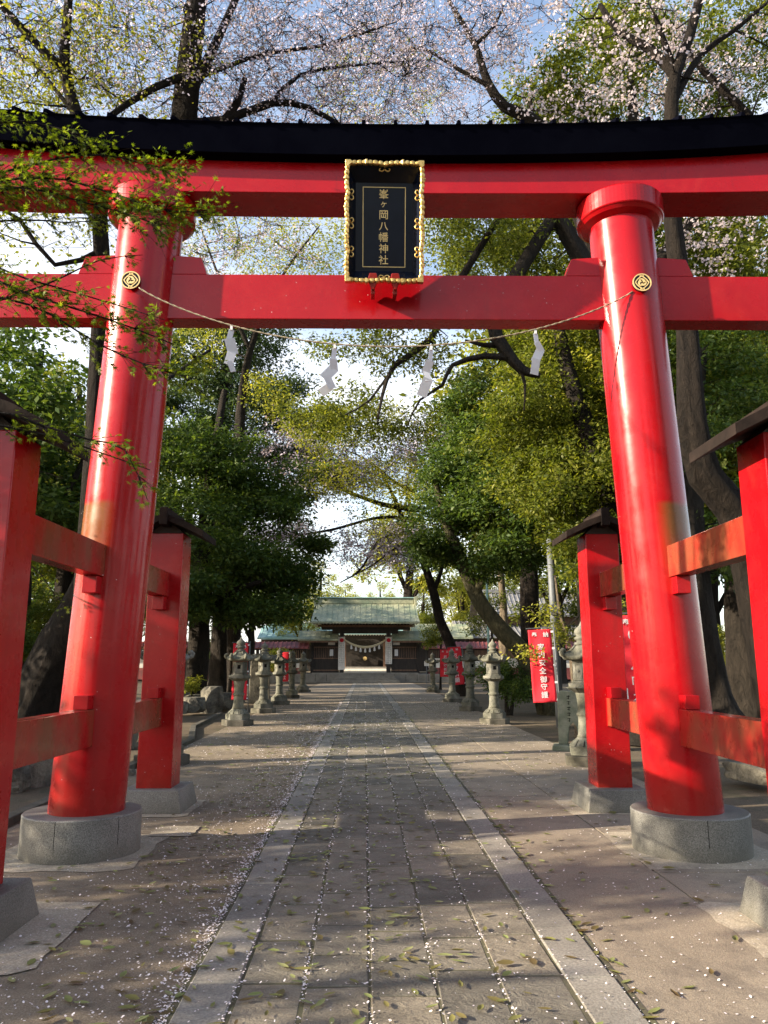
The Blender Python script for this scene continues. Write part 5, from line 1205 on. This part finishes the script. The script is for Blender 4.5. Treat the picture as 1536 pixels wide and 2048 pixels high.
WL = [  # pixel x, Y, scale, kind, label
    (-30, 46, 1.2, 1, 'olive woodland tree beyond the left edge evergreens'),
    (70, 58, 1.3, 0, 'tall dark tree far back between left post and left pillar'),
    (300, 66, 1.2, 0, 'dark tree far back right of the left pillar'),
    (-120, 24, 1.0, 0, 'dark tree cut by the left edge of the photo'),
    (20, 22, .92, 0, 'dark evergreen filling the gap at the left edge between roofed post and pillar'),
    (120, 30, 1.0, 1, 'olive evergreen just left of the left pillar behind the leaning trunk'),
    (-60, 32, 1.1, 0, 'dark woodland tree at the far left edge above the post roof'),
    (250, 40, 1.05, 0, 'woodland evergreen behind the left pillar and its rear post'),
    (170, 50, 1.2, 1, 'woodland tree deep behind the left rails'),
    (355, 52, 1.3, 1, 'tall olive evergreen whose top shows above the blue-green one'),
    (500, 60, .85, 0, 'shaded evergreen behind the left precinct wall'),
    (600, 70, .62, 2, 'bright yellow-green tree peeping out left of the gate house roof'),
    (560, 82, .95, 1, 'sunlit olive tree low behind the left evergreen boughs'),
    (690, 100, .80, 2, 'pale yellow-green tree directly behind the left half of the gate roof'),
    (760, 106, .86, 2, 'yellow-green tree directly behind the right half of the gate roof'),
    (850, 96, .92, 1, 'olive tree behind the right end of the gate roof'),
    (640, 112, 1.1, 2, 'distant light green tree closing the view under the open sky'),
    (930, 84, 1.0, 2, 'light green tree behind the slanting evergreen trunk'),
    (1000, 92, 1.2, 1, 'tall olive tree behind the grey tiled office'),
    (1120, 60, 1.15, 1, 'woodland tree behind the red-tiled long wall'),
    (1230, 46, 1.2, 0, 'dark woodland tree behind the right rear post'),
    (1330, 38, 1.2, 1, 'woodland tree directly behind the right pillar'),
    (1440, 44, 1.1, 0, 'dark woodland tree beyond the iron railing'),
    (1600, 30, 1.15, 1, 'woodland tree at the right edge behind the post roof'),
    (1180, 30, 1.35, 1, 'tall sunlit tree topping the right end of the roof beam left of the cherry stem'),
    (1330, 24, 1.25, 2, 'tall yellow-green tree behind the blossom at the upper right'),
    (1480, 23, 1.3, 1, 'tall olive tree filling the upper right corner'),
    (1060, 36, 1.38, 2, 'tall yellow-green tree rising over the roof beam beside the open blue sky'),
    (820, 78, 1.55, 2, 'tall pale tree whose crown shows just above the roof beam right of the plaque'),
]
rw = random.Random(9)
for x, Y, s, k, lab in WL:
    p = at(x, 1325, Y); put_tree(k, p[0], Y, rw.uniform(0, 6.28), s, lab)
# trees standing off to the left, out of the frame: they shade the approach
for x, y, s, k, lab in [(-14.5, -8.5, .92, 3, 'airy tree out of sight left of the approach, nearest the road'), (-13.5, -2.8, .88, 3, 'airy tree out of sight left of the front posts'), (-12.5, 2.6, .82, 3, 'airy tree out of sight left of the big pillars'), (-13.0, 7.6, .95, 3, 'airy tree out of sight left of the leaning cherry'), (-21, -12, .85, 0, 'dark tree out of sight behind the camera on the left'), (-21, 5, .86, 0, 'second rank dark tree out of sight on the left'), (-13, 13.8, .95, 3, 'airy tree out of sight left of the garden rocks'), (-14, 19.5, .85, 0, 'dark tree out of sight left of the front lanterns')]:
    put_tree(k, x, y, rw.uniform(0, 6.28), s, lab)
for x, y, s, k, lab in [(7, -9, .9, 1, 'tree out of sight behind the camera to the right'), (1.5, -17, .95, 0, 'dark tree out of sight straight behind the camera'), (12, -3, .9, 0, 'dark tree out of sight right of the roofed posts'), (-7, -19, .9, 1, 'tree out of sight behind the camera, a little left'), (13, -14, 1.1, 1, 'tall tree out of sight behind the camera far right')]:
    put_tree(k, x, y, rw.uniform(0, 6.28), s, lab)
US = [(-10, 21, .30, 0, 'dark undergrowth shrub at the left edge behind the leaning trunk'), (60, 26, .34, 0, 'dark undergrowth shrub seen over the low left rail'), (110, 22, .26, 1, 'olive undergrowth shrub between the leaning trunk and the left pillar'), (235, 33, .36, 0, 'dark shrub between left pillar and rear roofed post'), (330, 44, .38, 0, 'dark shrub in the shade left of the big evergreen trunk'), (190, 40, .4, 1, 'olive shrub deep behind the left pillar foot'),
      (-60, 34, .45, 1, 'broad olive shrub beyond the left edge undergrowth'), (1400, 33, .30, 0, 'dark shrub behind the massive trunk right of the right pillar'), (1560, 26, .34, 0, 'dark shrub at the right edge behind the curving cherry'), (1300, 34, .34, 1, 'olive shrub behind the foot of the right pillar'), (1210, 40, .36, 0, 'dark shrub behind the right rear post'), (450, 58, .42, 0, 'dark shrub before the shaded precinct wall at the left')]
for x, Y, s, k, lab in US:
    p = at(x, 1325, Y); put_tree(k, p[0], Y, rw.uniform(0, 6.28), s, lab)
# --- maple whose sprays hang in front of the gate
def maple():
    rg = np.random.default_rng(77)
    root = empty('maple_tree', (-5.6, 4.4, 0), 0, 'green maple reaching in from the left, star-shaped leaves in front of the red beams', 'tree'); o0 = np.array([-5.6, 4.4, 0])
    TV = []; TF = []; nb = 0
    tp, tr = smooth_path([(-5.6, 4.4, 0), (-5.5, 4.4, 1.6), (-5.2, 4.5, 3.2), (-4.9, 4.5, 4.8), (-4.6, 4.5, 6.4)], [.17, .14, .12, .09, .05]); V, F_ = trunk_np(tp, tr, rg); TV.append(V); TF.append(F_); nb += len(V)
    br = [  # sweeping sprays in pixels (x,y,Y): start near the stem, end at the tip; half width of spray in px; leaves
        ([(-300, 560, 4.5), (-120, 300, 4.5), (0, 245, 4.5), (90, 250, 4.6), (180, 275, 4.6)], 26, 150),
        ([(-300, 600, 4.5), (-120, 400, 4.5), (60, 330, 4.6), (200, 310, 4.7), (320, 335, 4.8), (370, 345, 4.8)], 30, 330),
        ([(-300, 620, 4.4), (-100, 400, 4.4), (80, 355, 4.5), (220, 385, 4.6), (330, 420, 4.6), (440, 425, 4.7)], 38, 470),
        ([(-300, 620, 4.4), (-100, 420, 4.4), (40, 375, 4.4), (150, 400, 4.5), (260, 430, 4.5), (330, 455, 4.5)], 34, 270),
        ([(-300, 640, 4.4), (-100, 470, 4.4), (40, 440, 4.4), (130, 445, 4.5), (200, 440, 4.5)], 24, 60),
        ([(-300, 640, 4.2), (-100, 520, 4.2), (60, 560, 4.2), (200, 600, 4.3), (330, 640, 4.3)], 22, 90),
        ([(-300, 660, 4.2), (-100, 540, 4.2), (60, 590, 4.2), (220, 640, 4.3), (350, 690, 4.3), (400, 720, 4.4)], 30, 190),
        ([(-300, 700, 4.2), (-100, 600, 4.2), (60, 610, 4.2), (200, 690, 4.3), (320, 740, 4.3), (400, 760, 4.3)], 30, 150),
        ([(-300, 700, 4.6), (-60, 620, 4.6), (90, 570, 4.7), (200, 520, 4.8), (285, 510, 4.8)], 16, 50),
        ([(-300, 900, 3.9), (-60, 820, 3.9), (80, 850, 4.0), (180, 880, 4.0), (250, 900, 4.0), (295, 1000, 4.0)], 20, 70),
        ([(-300, 900, 4.1), (-60, 850, 4.1), (90, 870, 4.2), (200, 905, 4.2), (300, 940, 4.2)], 18, 50),
        ([(-300, 1100, 3.9), (-60, 1090, 7.6), (60, 1130, 7.6), (110, 1190, 7.6), (150, 1230, 7.6)], 34, 70),
        ([(-300, 1000, 3.9), (-60, 960, 7.9), (60, 940, 7.9), (130, 960, 7.9)], 50, 110),
        ([(-300, 260, 4.5), (-100, 100, 5.5), (0, 80, 6), (80, 60, 6)], 40, 40),
    ]
    pos = []; dirs = []
    for pts, hw, nlf in br:
        p, r = smooth_path([A_(*q) for q in pts], np.linspace(.010, .0022, len(pts)), .12); p[0] = tp[min(len(tp) - 1, 8)]
        V, F_ = tubes_np(p[:-1], p[1:], r[:-1], r[1:], 5); TV.append(V); TF.append(F_ + nb); nb += len(V)
        s0 = int(len(p) * .34); T0 = []; T1 = []
        ntw = max(12, int(nlf / 1.3))
        for q in range(ntw):
            i = rg.integers(s0, len(p) - 1); t = p[i + 1] - p[i]; t /= np.linalg.norm(t)
            Lm = hw * 4.4 / FPX * rg.uniform(.8, 3.0)
            d = t * .8 + np.array([rg.normal(0, .15), rg.normal(0, .75), rg.choice([-1, 1]) * rg.uniform(.1, .7) - .10]); d /= np.linalg.norm(d)
            e = p[i] + d * Lm; T0.append(p[i]); T1.append(e)
            for w in range(4): f = rg.uniform(.3, 1.1); pos.append(p[i] + d * Lm * f + rg.normal(0, .012, 3)); dirs.append(d * 1.0 + rg.normal(0, .5, 3))
        V, F_ = tubes_np(np.array(T0), np.array(T1), np.full(len(T0), .0022), np.full(len(T0), .001), 3); TV.append(V); TF.append(F_ + nb); nb += len(V)
    link('trunk', mesh_np('trunk', np.concatenate(TV) - o0, [np.concatenate(TF)], smooth=True), M['bark_d'], root)
    pos = np.array(pos); dirs = np.array(dirs); N = len(pos)
    # leaf outline: 7 pointed lobes
    lob = [(-125, .42), (-80, .72), (-40, .92), (0, 1.0), (40, .92), (80, .72), (125, .42)]
    out = [(0, -.03)]
    for i, (a, r) in enumerate(lob):
        out.append((r * math.sin(R(a)), r * math.cos(R(a)) + .0))
        if i < 6: b = (a + lob[i + 1][0]) / 2; out.append((.30 * math.sin(R(b)), .30 * math.cos(R(b))))
    out = np.array(out); K = len(out)
    ax = dirs.copy(); ax[:, 2] -= .15; ax /= np.linalg.norm(ax, axis=1, keepdims=True)
    nr = rg.normal(0, .38, (N, 3)); nr[:, 2] += 1.0; nr[:, 1] -= .12; nr -= ax * (nr * ax).sum(1, keepdims=True); nr /= np.linalg.norm(nr, axis=1, keepdims=True); sd_ = np.cross(nr, ax); s = rg.uniform(.020, .037, N)[:, None, None]
    rad = np.linalg.norm(out, axis=1)[None, :, None]
    V = pos[:, None] + s * (out[None, :, 0:1] * sd_[:, None] + out[None, :, 1:2] * ax[:, None] - .22 * rad ** 2 * nr[:, None])
    V = V.reshape(-1, 3); b = (np.arange(N) * K)[:, None]
    # fan triangles lobe by lobe from the leaf base
    tris = np.concatenate([b + np.array([0, i, i + 1]) for i in range(1, K - 1)])
    at_ = np.tile(rg.random(N), K - 2)
    link('crown', mesh_np('crown', V - o0, [tris], attr=at_), M['lf_maple'], root)
maple()
print('LEAVES', TRI)
